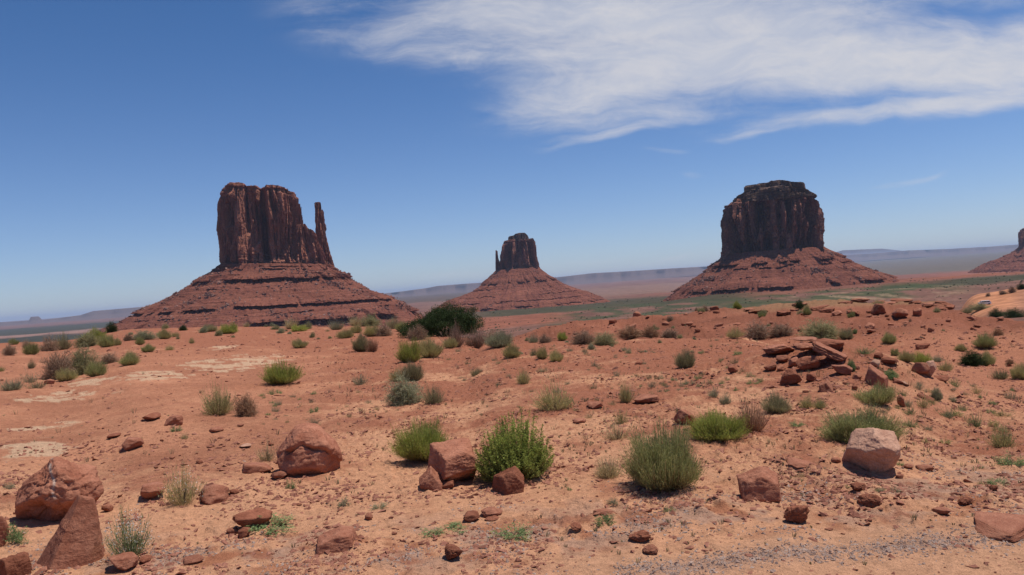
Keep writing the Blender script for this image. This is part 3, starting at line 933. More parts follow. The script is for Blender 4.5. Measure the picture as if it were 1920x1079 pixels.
cliff_part('thumb_spire', b2, M['cliff_dark'], a2, D2, [(929, 472), (929, 490), (929, 513)], [(933, 471), (934, 484), (937, 490), (941, 505), (944, 513)],
           [(925, 472), (930, 470), (933, 472), (935, 487), (945, 490)], 9, seed=15.0, na=120, nl=60, strata=(0, 0.1), amp=0.7, power=2.4)
talus_part(b2, M['talus'], M['rubble'], a2, D2,
           [(930, 508), (925, 513), (907, 530), (902, 537), (892, 545), (868, 556), (840, 565), (815, 580), (780, 615)],
           [(1010, 502), (1030, 518), (1055, 532), (1080, 543), (1098, 547), (1122, 556), (1150, 570), (1180, 595)],
           50, [(0.76, 0.02, 8, -0.02), (0.66, 0.02, 7, 0.05), (0.54, 0.02, 7, 0.1), (0.45, 0.015, 5, 0.1), (0.36, 0.015, 5, 0.12), (0.28, 0.012, 5, 0.1)], seed=5.7, na=560, nl=120, nrub=900, rub=(2, 6), gully=1.6)

# --- the massive butte on the right
D3 = 2200
b3, a3 = root_at('sandstone_butte', 1450, 500, D3, 'massive block-shaped dark butte with a stepped cap, right of centre', 'butte', 'sandstone buttes')
cliff_part('cliff', b3, M['cliff_dark'], a3, D3,
           [(1356, 388), (1356, 420), (1357, 450), (1357, 486)], [(1530, 368), (1537, 385), (1543, 405), (1547, 430), (1547, 455), (1546, 476)],
           [(1350, 390), (1357, 388), (1368, 386), (1374, 381), (1380, 377), (1400, 375), (1440, 371), (1470, 369), (1500, 368), (1522, 367), (1532, 372), (1540, 392), (1550, 420)],
           85, clefts=((1368, 3, 0.10, 0.2, 1.1), (1408, 5, 0.14, 0.0, 0.95), (1451, 2, 0.12, 0.2, 1.1), (1482, 4, 0.14, 0.4, 0.9), (1508, 4, 0.14, 0.35, 0.9), (1390, 3, 0.12, 0.1, 0.8), (1528, 3, 0.1, 0.2, 0.9)), seed=22.3, strata=(0, 0.06), capstrata=0.93, amp=1.45)
cliff_part('lower_cap', b3, M['cap'], a3, D3, [(1376, 379), (1382, 370), (1394, 363)], [(1531, 370), (1524, 364), (1516, 360)],
           [(1372, 378), (1380, 371), (1394, 362), (1420, 358), (1460, 354), (1500, 356), (1515, 358), (1522, 362), (1533, 369)], 74, seed=24.0, na=420, nl=40, strata=(0, 0.9), amp=0.5, topdome=1.0)
cliff_part('upper_cap', b3, M['cap'], a3, D3, [(1396, 364), (1396, 352)], [(1510, 358), (1507, 345)],
           [(1394, 354), (1398, 351), (1420, 349), (1437, 346), (1447, 343), (1460, 341), (1475, 342), (1490, 345), (1507, 344), (1511, 350)], 52, seed=26.0, na=300, nl=24, strata=(0, 0.9), amp=0.55)
talus_part(b3, M['talus'], M['rubble'], a3, D3,
           [(1362, 478), (1345, 492), (1325, 508), (1300, 525), (1282, 537), (1262, 552), (1225, 580), (1190, 620)],
           [(1545, 464), (1570, 478), (1600, 493), (1630, 506), (1655, 513), (1678, 523), (1705, 540), (1740, 575)],
           88, [(0.84, 0.026, 11, 0.12), (0.78, 0.014, 6, 0.0), (0.53, 0.028, 12, 0.2), (0.42, 0.012, 4, 0.0), (0.66, 0.012, 3, -0.1)], seed=7.9, nrub=3200, rub=(1.2, 6.0), gully=1.3)

# --- sliver of a fourth butte cut by the right edge
D4 = 4600
b4, a4 = root_at('sandstone_butte', 1990, 455, D4, 'bluish far butte cut off by the right edge of the picture', 'butte', 'sandstone buttes')
cliff_part('cliff', b4, M['cliff_dark'], a4, D4, [(1912, 432), (1910, 450), (1911, 466)], [(2050, 420), (2055, 440), (2056, 460)],
           [(1905, 436), (1912, 432), (1922, 428), (1960, 424), (2050, 420), (2060, 426)], 150, seed=32.3, na=300, nl=70)
talus_part(b4, M['talus'], M['rubble'], a4, D4, [(1914, 462), (1895, 476), (1870, 487), (1845, 495), (1815, 512)], [(2054, 455), (2080, 468), (2120, 480), (2180, 486)],
           150, [(0.6, 0.02, 8, 0.1), (0.4, 0.02, 8, 0.1)], seed=9.9, na=300, nl=70, nrub=300, rub=(4, 10))


# ------------------------------------------------------------------ boulders and stones
def ico(sub):
    bm = bmesh.new(); bmesh.ops.create_icosphere(bm, subdivisions=sub, radius=1)
    v = np.array([q.co[:] for q in bm.verts]); f = np.array([[q.index for q in p.verts] for p in bm.faces]); bm.free()
    return v / np.linalg.norm(v, axis=1)[:, None], f


ICO = {s: ico(s) for s in (2, 3, 4, 5, 6)}


def rock_mesh(seed, planes=None, sub=4, rough=1.0, npl=13, layer=0.0, sharp=48, extra=None, flat=1.0):
    """unit rock: x,y in -0.5..0.5, z 0..1"""
    rng = np.random.RandomState(seed)
    D, Fc = ICO[sub]
    if planes is None:
        nrm = rng.normal(size=(npl, 3)); nrm[:, 2] *= 0.9
        dd = 0.72 + 0.35 * rng.rand(npl)
        nrm = np.concatenate([nrm, [[0, 0, 1], [0, 0, -1], [1, 0, 0], [-1, 0, 0], [0, 1, 0], [0, -1, 0]] + rng.normal(size=(6, 3)) * 0.38])
        dd = np.concatenate([dd, 0.80 + 0.2 * rng.rand(6)])
    else:
        P = np.array(planes, float); nrm, dd = P[:, :3], P[:, 3]
    nrm = nrm / np.linalg.norm(nrm, axis=1)[:, None]
    q = np.maximum(D @ nrm.T, 0) / dd[None]
    r = (q ** sharp).sum(1) ** (-1.0 / sharp)
    V = D * r[:, None]
    s = seed * 1.37
    n = 0.045 * fbm(V[:, 0] * 2.2 + s, V[:, 1] * 2.2, V[:, 2] * 2.2, 4, 0.55) + 0.020 * (0.3 - np.abs(fbm(V[:, 0] * 5 + s, V[:, 1] * 5, V[:, 2] * 5, 3, 0.6)))
    n = n - 0.035 * np.exp(-(fbm(V[:, 0] * 1.9 + s, V[:, 1] * 1.9, V[:, 2] * 2.6 + 4, 3, 0.5) / 0.022) ** 2) * sstep(-0.1, 0.25, fbm(V[:, 0] * 1.3, V[:, 1] * 1.3 + s, V[:, 2], 2))
    st_ = V[:, 2] * 5.5 + 0.9 * fbm(V[:, 0] * 1.2 + s, V[:, 1] * 1.2, V[:, 2], 3)
    n = n + 0.020 * (np.floor(st_) - st_ + 0.5) * (np.abs(D[:, 2]) < 0.8)
    if sub >= 5:
        n = n + 0.010 * fbm(V[:, 0] * 16 + s, V[:, 1] * 16, V[:, 2] * 16, 3, 0.65)
    V = V + D * (n * rough)[:, None]
    if layer:
        k = np.sin(V[:, 2] * 22 + 2.5 * fbm(V[:, 0] + s, V[:, 1], 0, 2)) * layer
        V[:, :2] *= (1 + k)[:, None]
    pale = None
    if extra is not None:
        V, pale = extra(V, D)
    mn, mxx = V.min(0), V.max(0)
    V = (V - mn) / (mxx - mn); V[:, :2] -= 0.5
    me = mesh_np('rock', V, Fc, True, {'pale': pale if pale is not None else np.zeros(len(V))})
    return me


class Namer:
    pass


BOXES = []          # (px, py, label) of named landmarks


def place_rock(name, x0, x1, yt, yb, me, mat, label, cat='rock', group=None, dfac=0.75, sink=0.15, tilt=(0, 0), rz=0.0, hfix=None, lift=0.0, parentless=True):
    xc = 0.5 * (x0 + x1)
    gx, gy, r = hit_near(xc, yb - 1)
    dist = math.sqrt(r * r + CAMZ ** 2)
    az = math.atan2(gx, gy)
    ca = math.cos(az)
    slab = name != 'boulder'
    if slab: dfac = dfac * 1.45
    w = (x1 - x0) / F * dist * ca * ca
    dep = w * dfac
    rc = r + dep * 0.42
    dis = math.sqrt(rc * rc + CAMZ ** 2)
    w = (x1 - x0) / F * dis * ca * ca * 0.98
    if slab and rc > 17: sink = max(sink, .32)
    el = CAMZ / rc
    vis = (yb - yt) / F * dis * ca
    hgt = vis - dep * el * (0.85 if slab else 0.6)
    hgt = max(hgt, (0.28 if slab else 0.5) * vis) if hfix is None else hfix * w
    x, y = rc * math.sin(az), rc * math.cos(az)
    z = float(base_h(np.array(x), np.array(y)) + detail_h(np.array([x]), np.array([y]))[0])
    o = link(name, me, mat)
    o.location = (x, y, z - sink * hgt + lift)
    o.rotation_euler = (tilt[0], tilt[1], -az + rz)
    o.scale = (w, dep, hgt * (1 + sink))
    tag(o, label, cat, group)
    return o


def crack_extra(V, D):
    # arched split across the upper front
    arch = 0.30 - 0.55 * (V[:, 0] + 0.15) ** 2
    g = np.exp(-((V[:, 2] - arch + 0.05 * np.sin(V[:, 0] * 9)) / 0.035) ** 2) * (V[:, 1] < 0.25) * (np.abs(V[:, 0]) < 0.62)
    up = sstep(arch, arch + 0.02, V[:, 2]) * (V[:, 1] < 0.3)
    V = V - D * (g * 0.16)[:, None] + D * (up * 0.06)[:, None]
    return V, None


def vein_extra(V, D):
    g = np.exp(-((V[:, 0] + 0.10 + 0.05 * V[:, 2] + 0.03 * np.sin(V[:, 2] * 14)) / 0.028) ** 2) * sstep(-0.1, 0.05, V[:, 2]) * sstep(0.0, 0.12, fbm(V[:, 2] * 5, V[:, 0], 3, 2) + 0.18) * (V[:, 1] < 0.4)
    # hollow low on the left front
    hl = np.exp(-((V[:, 0] + 0.45) / 0.35) ** 2 - ((V[:, 2] + 0.42) / 0.28) ** 2) * (V[:, 1] < 0)
    V = V - D * (hl * 0.22)[:, None]
    return V, g


ROCKS_HERO = [
    # name, box, planes, material, label, kwargs
    ('boulder', (30, 201, 857, 985), rock_mesh(3, [(-.05, 0, 1, .82), (-.66, -.2, .66, .52), (.42, -.22, .85, .58), (1, 0, .15, .92), (.8, .1, -.6, .8), (0, -1, .15, .72), (0, -.7, -.75, .62), (-.6, -.7, -.5, .70), (-1, 0, .1, .9), (0, 1, 0, .8), (0, 0, -1, .8), (-.2, -.75, .65, .72), (.15, .7, .7, .7), (.7, -.7, 0, .85), (-.75, -.5, .25, .80), (-.6, -.5, -.6, .60)], 6, 2.0, sharp=34, extra=vein_extra), 'rock_red',
     'big rugged red boulder with a white vein down its face, at far left', dict(dfac=.8)),
    ('boulder', (58, 202, 934, 1068), rock_mesh(4, [(-.70, -.15, .70, .27), (.22, 0, 1, .80), (.983, -.1, .184, .86), (.05, -.84, .54, .44), (.1, .9, .35, .5), (0, 0, -1, .6), (.75, -.66, .08, .86), (-.2, -.80, .60, .56)], 6, 0.8, sharp=46), 'rock_red',
     'smooth pointed wedge-shaped boulder leaning like a pyramid at lower left', dict(dfac=.75, tilt=(0, 0.02))),
    ('boulder', (521, 646, 803, 900), rock_mesh(5, [(0, 0, 1, .78), (-.75, -.1, .65, .64), (.72, -.1, .65, .66), (1, 0, 0, .95), (-1, 0, 0, .98), (-.85, 0, -.5, .85), (-.35, -.1, .95, .72), (.4, -.1, .9, .74), (0, -1, .25, .78), (0, -.65, .75, .78), (0, -.6, -.8, .75), (0, 1, 0, .8), (0, 0, -1, .70), (.75, -.6, -.2, .80), (-.7, -.7, .2, .86)], 6, 0.9, sharp=20, extra=crack_extra), 'rock_red',
     'rounded domed boulder split by an arched crack, left of centre', dict(dfac=.8)),
    ('boulder', (800, 894, 829, 914), rock_mesh(6, [(-.15, -.25, .95, .72), (-.95, -.35, .1, .70), (.45, -.85, .15, .70), (.95, .1, .1, .80), (0, 1, 0, .8), (.4, -.5, -.75, .62), (-.3, -.2, -.9, .75), (.55, -.3, .75, .84), (.35, -.85, .45, .80)], 6, 1.0, sharp=40), 'rock_red',
     'squarish tilted boulder propped on smaller stones between the round green bush and the leafy bush', dict(dfac=.85, tilt=(0.05, 0.06))),
    ('boulder', (787, 831, 880, 923), rock_mesh(7, [(-.65, -.2, .7, .55), (.7, -.2, .6, .55), (0, -.9, .3, .6), (1, 0, 0, .75), (-1, 0, 0, .75), (0, 1, 0, .8), (0, 0, -1, .6), (-.4, -.6, -.6, .7)], 5, 1.2, sharp=24), 'rock_red',
     'small pointed rock leaning against the front left of the squarish boulder', dict(dfac=.8)),
    ('boulder', (826, 852, 902, 918), rock_mesh(8, None, 4), 'rock_dark', 'little dark stone wedged under the squarish boulder', dict()),
    ('boulder', (922, 985, 878, 926), rock_mesh(9, [(-.3, -.1, .9, .6), (.7, -.2, .6, .66), (-.9, -.5, .2, .7), (.3, -.9, .1, .62), (1, 0, -.2, .85), (0, 1, 0, .8), (0, 0, -1, .6), (-.2, -.7, .7, .68)], 5, 1.3, sharp=30), 'rock_dark',
     'dark red rock sitting at the foot of the leafy green bush', dict(dfac=.7)),
    ('boulder', (1577, 1685, 804, 891), rock_mesh(10, [(0, .25, 1, .74), (-.62, -.25, .74, .55), (.42, -.30, .85, .60), (-.20, -.72, .62, .64), (.25, -.85, -.45, .50), (-.65, -.55, -.55, .55), (.75, -.3, -.6, .66), (.9, -.3, -.1, .80), (1, .2, .2, .85), (-1, 0, .3, .85), (0, 1, 0, .9), (0, 0, -1, .75), (.65, -.6, .1, .80)], 6, 0.9, sharp=44), 'rock_pale',
     'pale pink faceted boulder in front of the long green bush on the right', dict(dfac=.9, tilt=(0, .12))),
    ('boulder', (1384, 1463, 887, 943), rock_mesh(11, [(-.35, -.15, .9, .48), (-.8, -.4, .4, .70), (.5, -.2, .85, .55), (.1, -.9, .3, .60), (1, 0, 0, .8), (-1, -.1, -.1, .85), (0, 1, 0, .8), (0, 0, -1, .6)], 5, 1.1, sharp=30), 'rock_red',
     'blocky red rock beside grey gravel, right of the tall feathery bush', dict(dfac=.8)),
    ('boulder', (593, 676, 999, 1041), rock_mesh(12, [(-.35, -.1, .9, .5), (.3, -.2, .95, .62), (.9, -.2, .2, .75), (0, -.9, .2, .6), (-1, 0, .2, .95), (0, 1, 0, .8), (0, 0, -1, .55)], 5, 1.0, sharp=36), 'rock_red',
     'low wedge of red rock near the bottom edge, left of centre', dict(dfac=.7)),
    ('boulder', (1264, 1306, 767, 799), rock_mesh(13, None, 5, 1.2), 'rock_red', 'chunky dark-fronted rock left of the low yellow-green bush', dict(dfac=.8)),
    ('rock_slab', (1188, 1237, 741, 763), rock_mesh(14, None, 4, 1.0, layer=.02), 'rock_red', 'flat two-layer slab behind the thin yellow tuft', dict(dfac=.9)),
    ('rock_slab', (1476, 1530, 858, 883), rock_mesh(15, None, 4, 1.0, layer=.02), 'rock_red', 'flat rock on open sand between the two big right-hand boulders', dict(dfac=.9)),
    ('rock_slab', (264, 314, 903, 938), rock_mesh(16, None, 4, 1.0), 'rock_red', 'three-cornered slab just left of the pale flowering plant', dict(dfac=.9)),
    ('rock_slab', (376, 432, 900, 946), rock_mesh(17, None, 4, 1.0), 'rock_red', 'flat slab just right of the pale flowering plant', dict(dfac=1.2)),
    ('rock_slab', (430, 450, 917, 931), rock_mesh(18, None, 3, 1.0), 'rock_dark', 'small flake at the right tip of the flat slab', dict(dfac=1.)),
    ('rock_slab', (455, 514, 861, 891), rock_mesh(19, None, 4, 1.0), 'rock_red', 'low brown slab left of the cracked boulder', dict(dfac=.8)),
    ('rock_slab', (508, 542, 886, 906), rock_mesh(20, None, 4, 1.0), 'rock_red', 'small wedge at the left foot of the cracked boulder', dict(dfac=.8)),
    ('stone', (869, 900, 955, 979), rock_mesh(21, None, 4, 1.0), 'rock_dark', 'dark angular stone, left one of the close pair below the squarish boulder', dict(dfac=.8)),
    ('stone', (902, 943, 944, 969), rock_mesh(22, None, 4, 1.0), 'rock_red', 'pale-topped stone, right one of the close pair below the squarish boulder', dict(dfac=.8)),
    ('stone', (908, 936, 964, 976), rock_mesh(222, None, 3, 1.0), 'rock_dark', 'thin chip in front of the pale-topped stone', dict(dfac=.8)),
    ('boulder', (-30, 20, 968, 1030), rock_mesh(23, None, 5, 1.0), 'rock_red', 'sloping rock cut by the left edge beside green creeping weeds', dict(dfac=.9)),
    ('stone', (205, 262, 1040, 1079), rock_mesh(24, None, 5, 1.1), 'rock_red', 'red stone below the white flowering plant', dict(dfac=.8)),
    ('stone', (190, 214, 940, 958), rock_mesh(25, None, 3, 1.1), 'rock_red', 'small red stone at the right foot of the veined boulder', dict(dfac=.8)),
    ('stone', (262, 287, 1048, 1064), rock_mesh(250, None, 3, 1.1), 'rock_dark', 'dark pebble-sized stone right of the white flowering plant', dict(dfac=.8)),
    ('rock_slab', (345, 383, 1046, 1066), rock_mesh(26, None, 4, 1.1), 'rock_red', 'low stone on gravel near the bottom left', dict(dfac=.8)),
    ('stone', (425, 447, 990, 1005), rock_mesh(27, None, 3, 1.1), 'rock_red', 'brown stone at the left of the creeping plant', dict(dfac=.8)),
    ('stone', (447, 472, 992, 1014), rock_mesh(28, None, 4, 1.1), 'rock_dark', 'dark red stone under the creeping plant', dict(dfac=.8)),
    ('boulder', (438, 514, 960, 1000), rock_mesh(29, None, 4, 1.3), 'rock_dark', 'low dark rock half covered by the creeping plant', dict(dfac=.7)),
    ('stone', (685, 700, 966, 981), rock_mesh(30, None, 3, 1.1), 'rock_red', 'lone small stone on sand, left of centre foreground', dict(dfac=.8)),
    ('stone', (735, 746, 998, 1006), rock_mesh(31, None, 3, 1.1), 'rock_red', 'tiny flat stone on sand in the centre foreground', dict(dfac=.8)),
    ('stone', (1595, 1625, 905, 925), rock_mesh(32, None, 5, 3.4, sharp=7), 'rock_dark', 'dark crumbly clod on the gravel bank below the pale boulder', dict(dfac=.8)),
    ('boulder', (1608, 1654, 925, 953), rock_mesh(33, None, 5, 3.4, sharp=7), 'rock_dark', 'large rough clod of hardened red earth on the gravel bank at right', dict(dfac=.8)),
    ('stone', (1795, 1826, 930, 949), rock_mesh(34, None, 5, 3.4, sharp=7), 'rock_dark', 'dark clod of earth on the bank near the right edge', dict(dfac=.8)),
    ('stone', (1855, 1872, 918, 931), rock_mesh(35, None, 5, 3.4, sharp=7), 'rock_dark', 'small dark clod nearest the right edge', dict(dfac=.8)),
    ('rock_slab', (1748, 1784, 948, 964), rock_mesh(36, None, 4, 1.0), 'rock_red', 'short bar of red stone lying on the bank at right', dict(dfac=.6)),
    ('rock_slab', (1828, 1935, 962, 1004), rock_mesh(37, [(0, 0, 1, .45), (-.5, -.6, .5, .62), (.8, -.6, .2, .75), (-1, 0, 0, 1), (1, 0, 0, 1), (0, 1, .1, 1), (0, 0, -1, .4), (-.2, -.9, .1, .8)], 5, .9), 'rock_red', 'half-buried slab with gravel on top at the lower right edge', dict(dfac=1.1)),
    ('stone', (1558, 1578, 860, 874), rock_mesh(38, None, 3, 1.1), 'rock_red', 'small stone left of the pale boulder', dict(dfac=.8)),
    ('stone', (1693, 1713, 868, 880), rock_mesh(39, None, 3, 1.1), 'rock_red', 'small stone right of the pale boulder', dict(dfac=.8)),
    ('rock_slab', (1715, 1752, 870, 884), rock_mesh(40, None, 3, 1.1), 'rock_red', 'long thin chip of rock farther right of the pale boulder', dict(dfac=.6)),
    ('stone', (1679, 1695, 889, 900), rock_mesh(41, None, 3, 1.1), 'rock_red', 'reddish chip below the right corner of the pale boulder', dict(dfac=.8)),
    ('stone', (1069, 1092, 990, 1006), rock_mesh(42, None, 5, 3.4, sharp=7), 'rock_dark', 'dark crumbly clod right of the low weed in the centre foreground', dict(dfac=.8)),
    ('stone', (835, 868, 1022, 1056), rock_mesh(43, None, 5, 3.4, sharp=7), 'rock_dark', 'dark clod by the bottom edge right of the red wedge', dict(dfac=.8)),
    ('boulder', (1180, 1222, 998, 1024), rock_mesh(44, None, 5, 3.4, sharp=7), 'rock_dark', 'rough lump of caked earth and gravel, centre foreground', dict(dfac=.9)),
    ('boulder', (1205, 1235, 1028, 1046), rock_mesh(45, None, 5, 3.4, sharp=7), 'rock_red', 'small caked lump near the bottom edge, right of centre', dict(dfac=.9)),
    ('boulder', (1470, 1520, 945, 985), rock_mesh(46, None, 5, 3.4, sharp=7), 'rock_dark', 'crumbling earth lump on the bank below the blocky red rock', dict(dfac=.9)),
    ('rock_slab', (1112, 1156, 950, 964), rock_mesh(47, None, 3, 1.1), 'rock_red', 'thin tilted sliver of rock beside a small weed, centre right foreground', dict(dfac=.4)),
    ('rock_slab', (266, 303, 774, 790), rock_mesh(48, None, 4, 1.1), 'rock_dark', 'dark flat stone on the left bedrock', dict(dfac=.9)),
    ('rock_slab', (308, 345, 778, 801), rock_mesh(49, None, 4, 1.1), 'rock_red', 'triangular slab behind a little green sprig on the left', dict(dfac=.9)),
    ('rock_slab', (228, 271, 816, 841), rock_mesh(50, None, 4, 1.1), 'rock_red', 'flat slab above the veined boulder', dict(dfac=.9)),
    ('rock_slab', (200, 228, 812, 824), rock_mesh(51, None, 3, 1.1), 'rock_dark', 'small dark flake left of the flat slab above the veined boulder', dict(dfac=.9)),
    ('rock_slab', (392, 420, 803, 814), rock_mesh(52, None, 3, 1.1), 'rock_red', 'small flat stone below the yellow-green bush at left', dict(dfac=.9)),
    ('rock_slab', (448, 472, 829, 839), rock_mesh(53, None, 3, 1.1), 'rock_pale', 'small buff stone behind the low brown slab', dict(dfac=.9)),
    ('rock_slab', (1074, 1100, 784, 797), rock_mesh(54, None, 3, 1.1), 'rock_red', 'flat stone above the leafy green bush to its right', dict(dfac=.9)),
    ('rock_slab', (1102, 1132, 757, 773), rock_mesh(55, None, 4, 1.1), 'rock_red', 'low ridge of rock between two yellow grass tufts', dict(dfac=.9)),
    ('rock_slab', (1225, 1258, 864, 872), rock_mesh(56, None, 3, 1.1), 'rock_red', 'flat stone hidden at the edge of the feathery bush', dict(dfac=.9)),
    ('rock_slab', (1330, 1349, 569, 579), rock_mesh(57, None, 4, 1.1), 'rock_dark', 'dark block on the mound crest left of a green shrub', dict(dfac=.8)),
    ('rock_slab', (0, 58, 1040, 1090), rock_mesh(58, [(0, 0, 1, .6), (0, -1, 0, .6), (0, 1, 0, .6), (0, 0, -1, .6), (1, 0, 0, 1), (-1, 0, 0, 1), (0, .7, .7, .65), (0, -.7, .7, .65)], 5, 1.8), 'rock_dark', 'rough log-like lump of dark stone in the bottom left corner', dict(dfac=.45, rz=.5)),
    # outcrop
    ('rock_slab', (1521, 1582, 633, 664), rock_mesh(60, None, 5, 1.2, layer=.03), 'rock_dark', 'rear slab of the rock outcrop with a dark hollow end', dict(dfac=.9, tilt=(0, .14))),
    ('rock_slab', (1427, 1492, 643, 669), rock_mesh(61, None, 5, 1.2, layer=.03), 'rock_red', 'long flat slab at the left end of the outcrop', dict(dfac=.9, tilt=(0, .06))),
    ('rock_slab', (1480, 1535, 643, 656), rock_mesh(610, None, 5, 1.2, layer=.04), 'rock_red', 'thin top slab over the overhanging block of the outcrop', dict(dfac=1.3, tilt=(0, .04), lift=0.10)),
    ('rock_slab', (1487, 1534, 651, 672), rock_mesh(62, None, 5, 1.2, layer=.02), 'rock_red', 'overhanging block in the middle of the outcrop', dict(dfac=1.1, lift=0.07)),
    ('rock_slab', (1492, 1540, 667, 697), rock_mesh(63, None, 5, 1.4), 'rock_dark', 'dark rounded block under the overhang of the outcrop', dict(dfac=.8)),
    ('rock_slab', (1520, 1590, 650, 688), rock_mesh(64, [(0, 0, 1, .45), (0, 0, -1, .45), (1, -.2, 0, 1), (-1, 0, 0, 1), (0, 1, 0, .7), (0, -1, .1, .6), (.7, -.5, -.5, .9)], 5, 1.2, layer=.02), 'rock_red', 'long slab tilted down to the right across the outcrop', dict(dfac=.7, tilt=(0, .50), hfix=.20, lift=0.09)),
    ('rock_slab', (1455, 1480, 667, 682), rock_mesh(65, None, 4), 'rock_red', 'small flat block low on the left of the outcrop', dict()),
    ('rock_slab', (1478, 1499, 669, 689), rock_mesh(66, None, 4), 'rock_red', 'knobbly stone left of the dark block under the overhang', dict()),
    ('rock_slab', (1432, 1457, 680, 696), rock_mesh(67, None, 4), 'rock_dark', 'dark stone below the left end of the outcrop', dict()),
    ('rock_slab', (1457, 1474, 684, 695), rock_mesh(670, None, 4), 'rock_red', 'small stone beside the dark stone below the outcrop', dict()),
    ('rock_slab', (1559, 1600, 686, 709), rock_mesh(68, None, 5, 1.0), 'rock_red', 'orange wedge-shaped rock in front of the outcrop hollow', dict()),
    ('rock_slab', (1597, 1617, 701, 716), rock_mesh(69, None, 4), 'rock_red', 'small rock between the orange wedge and the big tilted block', dict()),
    ('boulder', (1617, 1665, 689, 729), rock_mesh(70, [(.35, -.1, .9, .55), (-.5, -.75, .1, .62), (.2, -.9, -.1, .7), (.9, -.2, .2, .8), (-1, 0, .1, .85), (0, 1, 0, .9), (0, 0, -1, .6)], 5, 1.0, sharp=40), 'rock_red', 'big tilted block with a dark shaded side right of the outcrop', dict(dfac=1., tilt=(0, .25))),
    ('rock_slab', (1630, 1652, 677, 693), rock_mesh(71, None, 4), 'rock_pale', 'pale-topped rock behind the big tilted block', dict()),
    ('boulder', (1462, 1505, 697, 728), rock_mesh(72, None, 5, 1.8), 'rock_dark', 'crumbly layered lump below the left of the outcrop', dict()),
    ('stone', (1512, 1532, 704, 721), rock_mesh(73, None, 4), 'rock_dark', 'dark upright stone below the middle of the outcrop', dict()),
    ('stone', (1536, 1563, 717, 738), rock_mesh(74, [(-.3, 0, .9, .5), (.7, -.2, .7, .5), (0, -.9, .3, .5), (1, 0, 0, .9), (-1, 0, 0, .8), (0, 1, 0, .8), (0, 0, -1, .5)], 4), 'rock_red', 'pointed stone below the orange wedge', dict()),
    ('stone', (1597, 1609, 725, 736), rock_mesh(75, None, 3), 'rock_dark', 'small dark stone left above a bright green bush', dict()),
    ('rock_slab', (1673, 1697, 704, 720), rock_mesh(76, None, 4), 'rock_red', 'flat reddish slab right of the big tilted block', dict(tilt=(0, .4), hfix=.25)),
    ('rock_slab', (1688, 1706, 706, 723), rock_mesh(77, None, 4), 'rock_pale', 'whitish slab lying against the flat reddish slab', dict(tilt=(0, .5), hfix=.25)),
    ('rock_slab', (1639, 1657, 661, 675), rock_mesh(78, None, 4), 'rock_dark', 'dark stone behind the outcrop to the right', dict()),
    ('rock_slab', (1653, 1685, 671, 688), rock_mesh(79, None, 4, 1.6), 'rock_dark', 'jumbled dark slab up the slope right of the pale-topped rock', dict()),
    ('boulder', (1708, 1745, 681, 705), rock_mesh(80, None, 4), 'rock_red', 'low red block left of the upright pale rock', dict()),
    ('boulder', (1733, 1758, 680, 711), rock_mesh(81, None, 5, 1.3), 'rock_pale', 'upright pale rock in front of the yellow-green shrubs at right', dict()),
    ('rock_slab', (1751, 1781, 703, 718), rock_mesh(82, None, 4), 'rock_dark', 'dark flat rock right of the upright pale rock', dict()),
    ('rock_slab', (1716, 1752, 727, 752), rock_mesh(83, None, 4), 'rock_dark', 'long dark-edged slab left of a grey-green weed', dict(tilt=(0, .45), hfix=.22)),
    ('rock_slab', (1682, 1698, 740, 766), rock_mesh(84, None, 4), 'rock_red', 'narrow pink rock right of a bright green bush', dict()),
    # mound stones
    ('rock_slab', (1621, 1641, 606, 618), rock_mesh(90, None, 4), 'rock_red', 'square slab on the mound face, upper of two', dict(dfac=1.1)),
    ('rock_slab', (1625, 1641, 620, 628), rock_mesh(91, None, 4), 'rock_red', 'square slab on the mound face, lower of two', dict(dfac=1.1)),
    ('rock_slab', (1672, 1704, 580, 598), rock_mesh(92, None, 4), 'rock_red', 'largest flat slab high on the mound', dict(dfac=1.1)),
    ('rock_slab', (1711, 1729, 578, 593), rock_mesh(93, None, 4), 'rock_red', 'upright slab right of the largest slab on the mound', dict(dfac=.8)),
    ('rock_slab', (1559, 1580, 583, 593), rock_mesh(94, None, 4), 'rock_red', 'flat slab on the mound below its left ledges', dict(dfac=1.1)),
    ('rock_slab', (1630, 1662, 569, 588), rock_mesh(95, None, 4, 1.6), 'rock_dark', 'dark hollow block in the mound rim', dict(dfac=.8)),
    ('rock_slab', (1739, 1753, 614, 624), rock_mesh(96, None, 4), 'rock_dark', 'small dark stone on the right of the mound face', dict()),
    ('rock_slab', (1716, 1746, 645, 656), rock_mesh(97, None, 4), 'rock_dark', 'dark bar-shaped stone at the foot of the mound', dict(dfac=.5)),
    ('rock_slab', (1810, 1832, 588, 602), rock_mesh(98, None, 4), 'rock_red', 'slab on the right slope of the mound, upper one', dict(tilt=(0, .4), hfix=.3)),
    ('rock_slab', (1823, 1842, 604, 615), rock_mesh(99, None, 4), 'rock_dark', 'slab on the right slope of the mound, lower one', dict(tilt=(0, .3), hfix=.3)),
    ('rock_slab', (1758, 1791, 558, 575), rock_mesh(100, None, 4, 1.6, layer=.05, npl=5), 'rock_dark', 'layered ledge rock at the right end of the mound rim', dict(dfac=1.1, hfix=.20)),
    ('rock_slab', (1728, 1748, 564, 576), rock_mesh(101, None, 4, 1.6, layer=.05, npl=5), 'rock_dark', 'dark ledge rock next to the right end of the mound rim', dict(dfac=1.1, hfix=.20)),
    ('rock_slab', (1456, 1484, 578, 589), rock_mesh(102, None, 4, 1.6, layer=.05, npl=5), 'rock_dark', 'thin ledge at the left of the mound rim', dict(dfac=1.1, hfix=.20)),
    ('rock_slab', (1519, 1558, 572, 584), rock_mesh(103, None, 4, 1.6, layer=.05, npl=5), 'rock_dark', 'long thin ledge behind the dark and green shrub pair', dict(dfac=1.1, hfix=.20)),
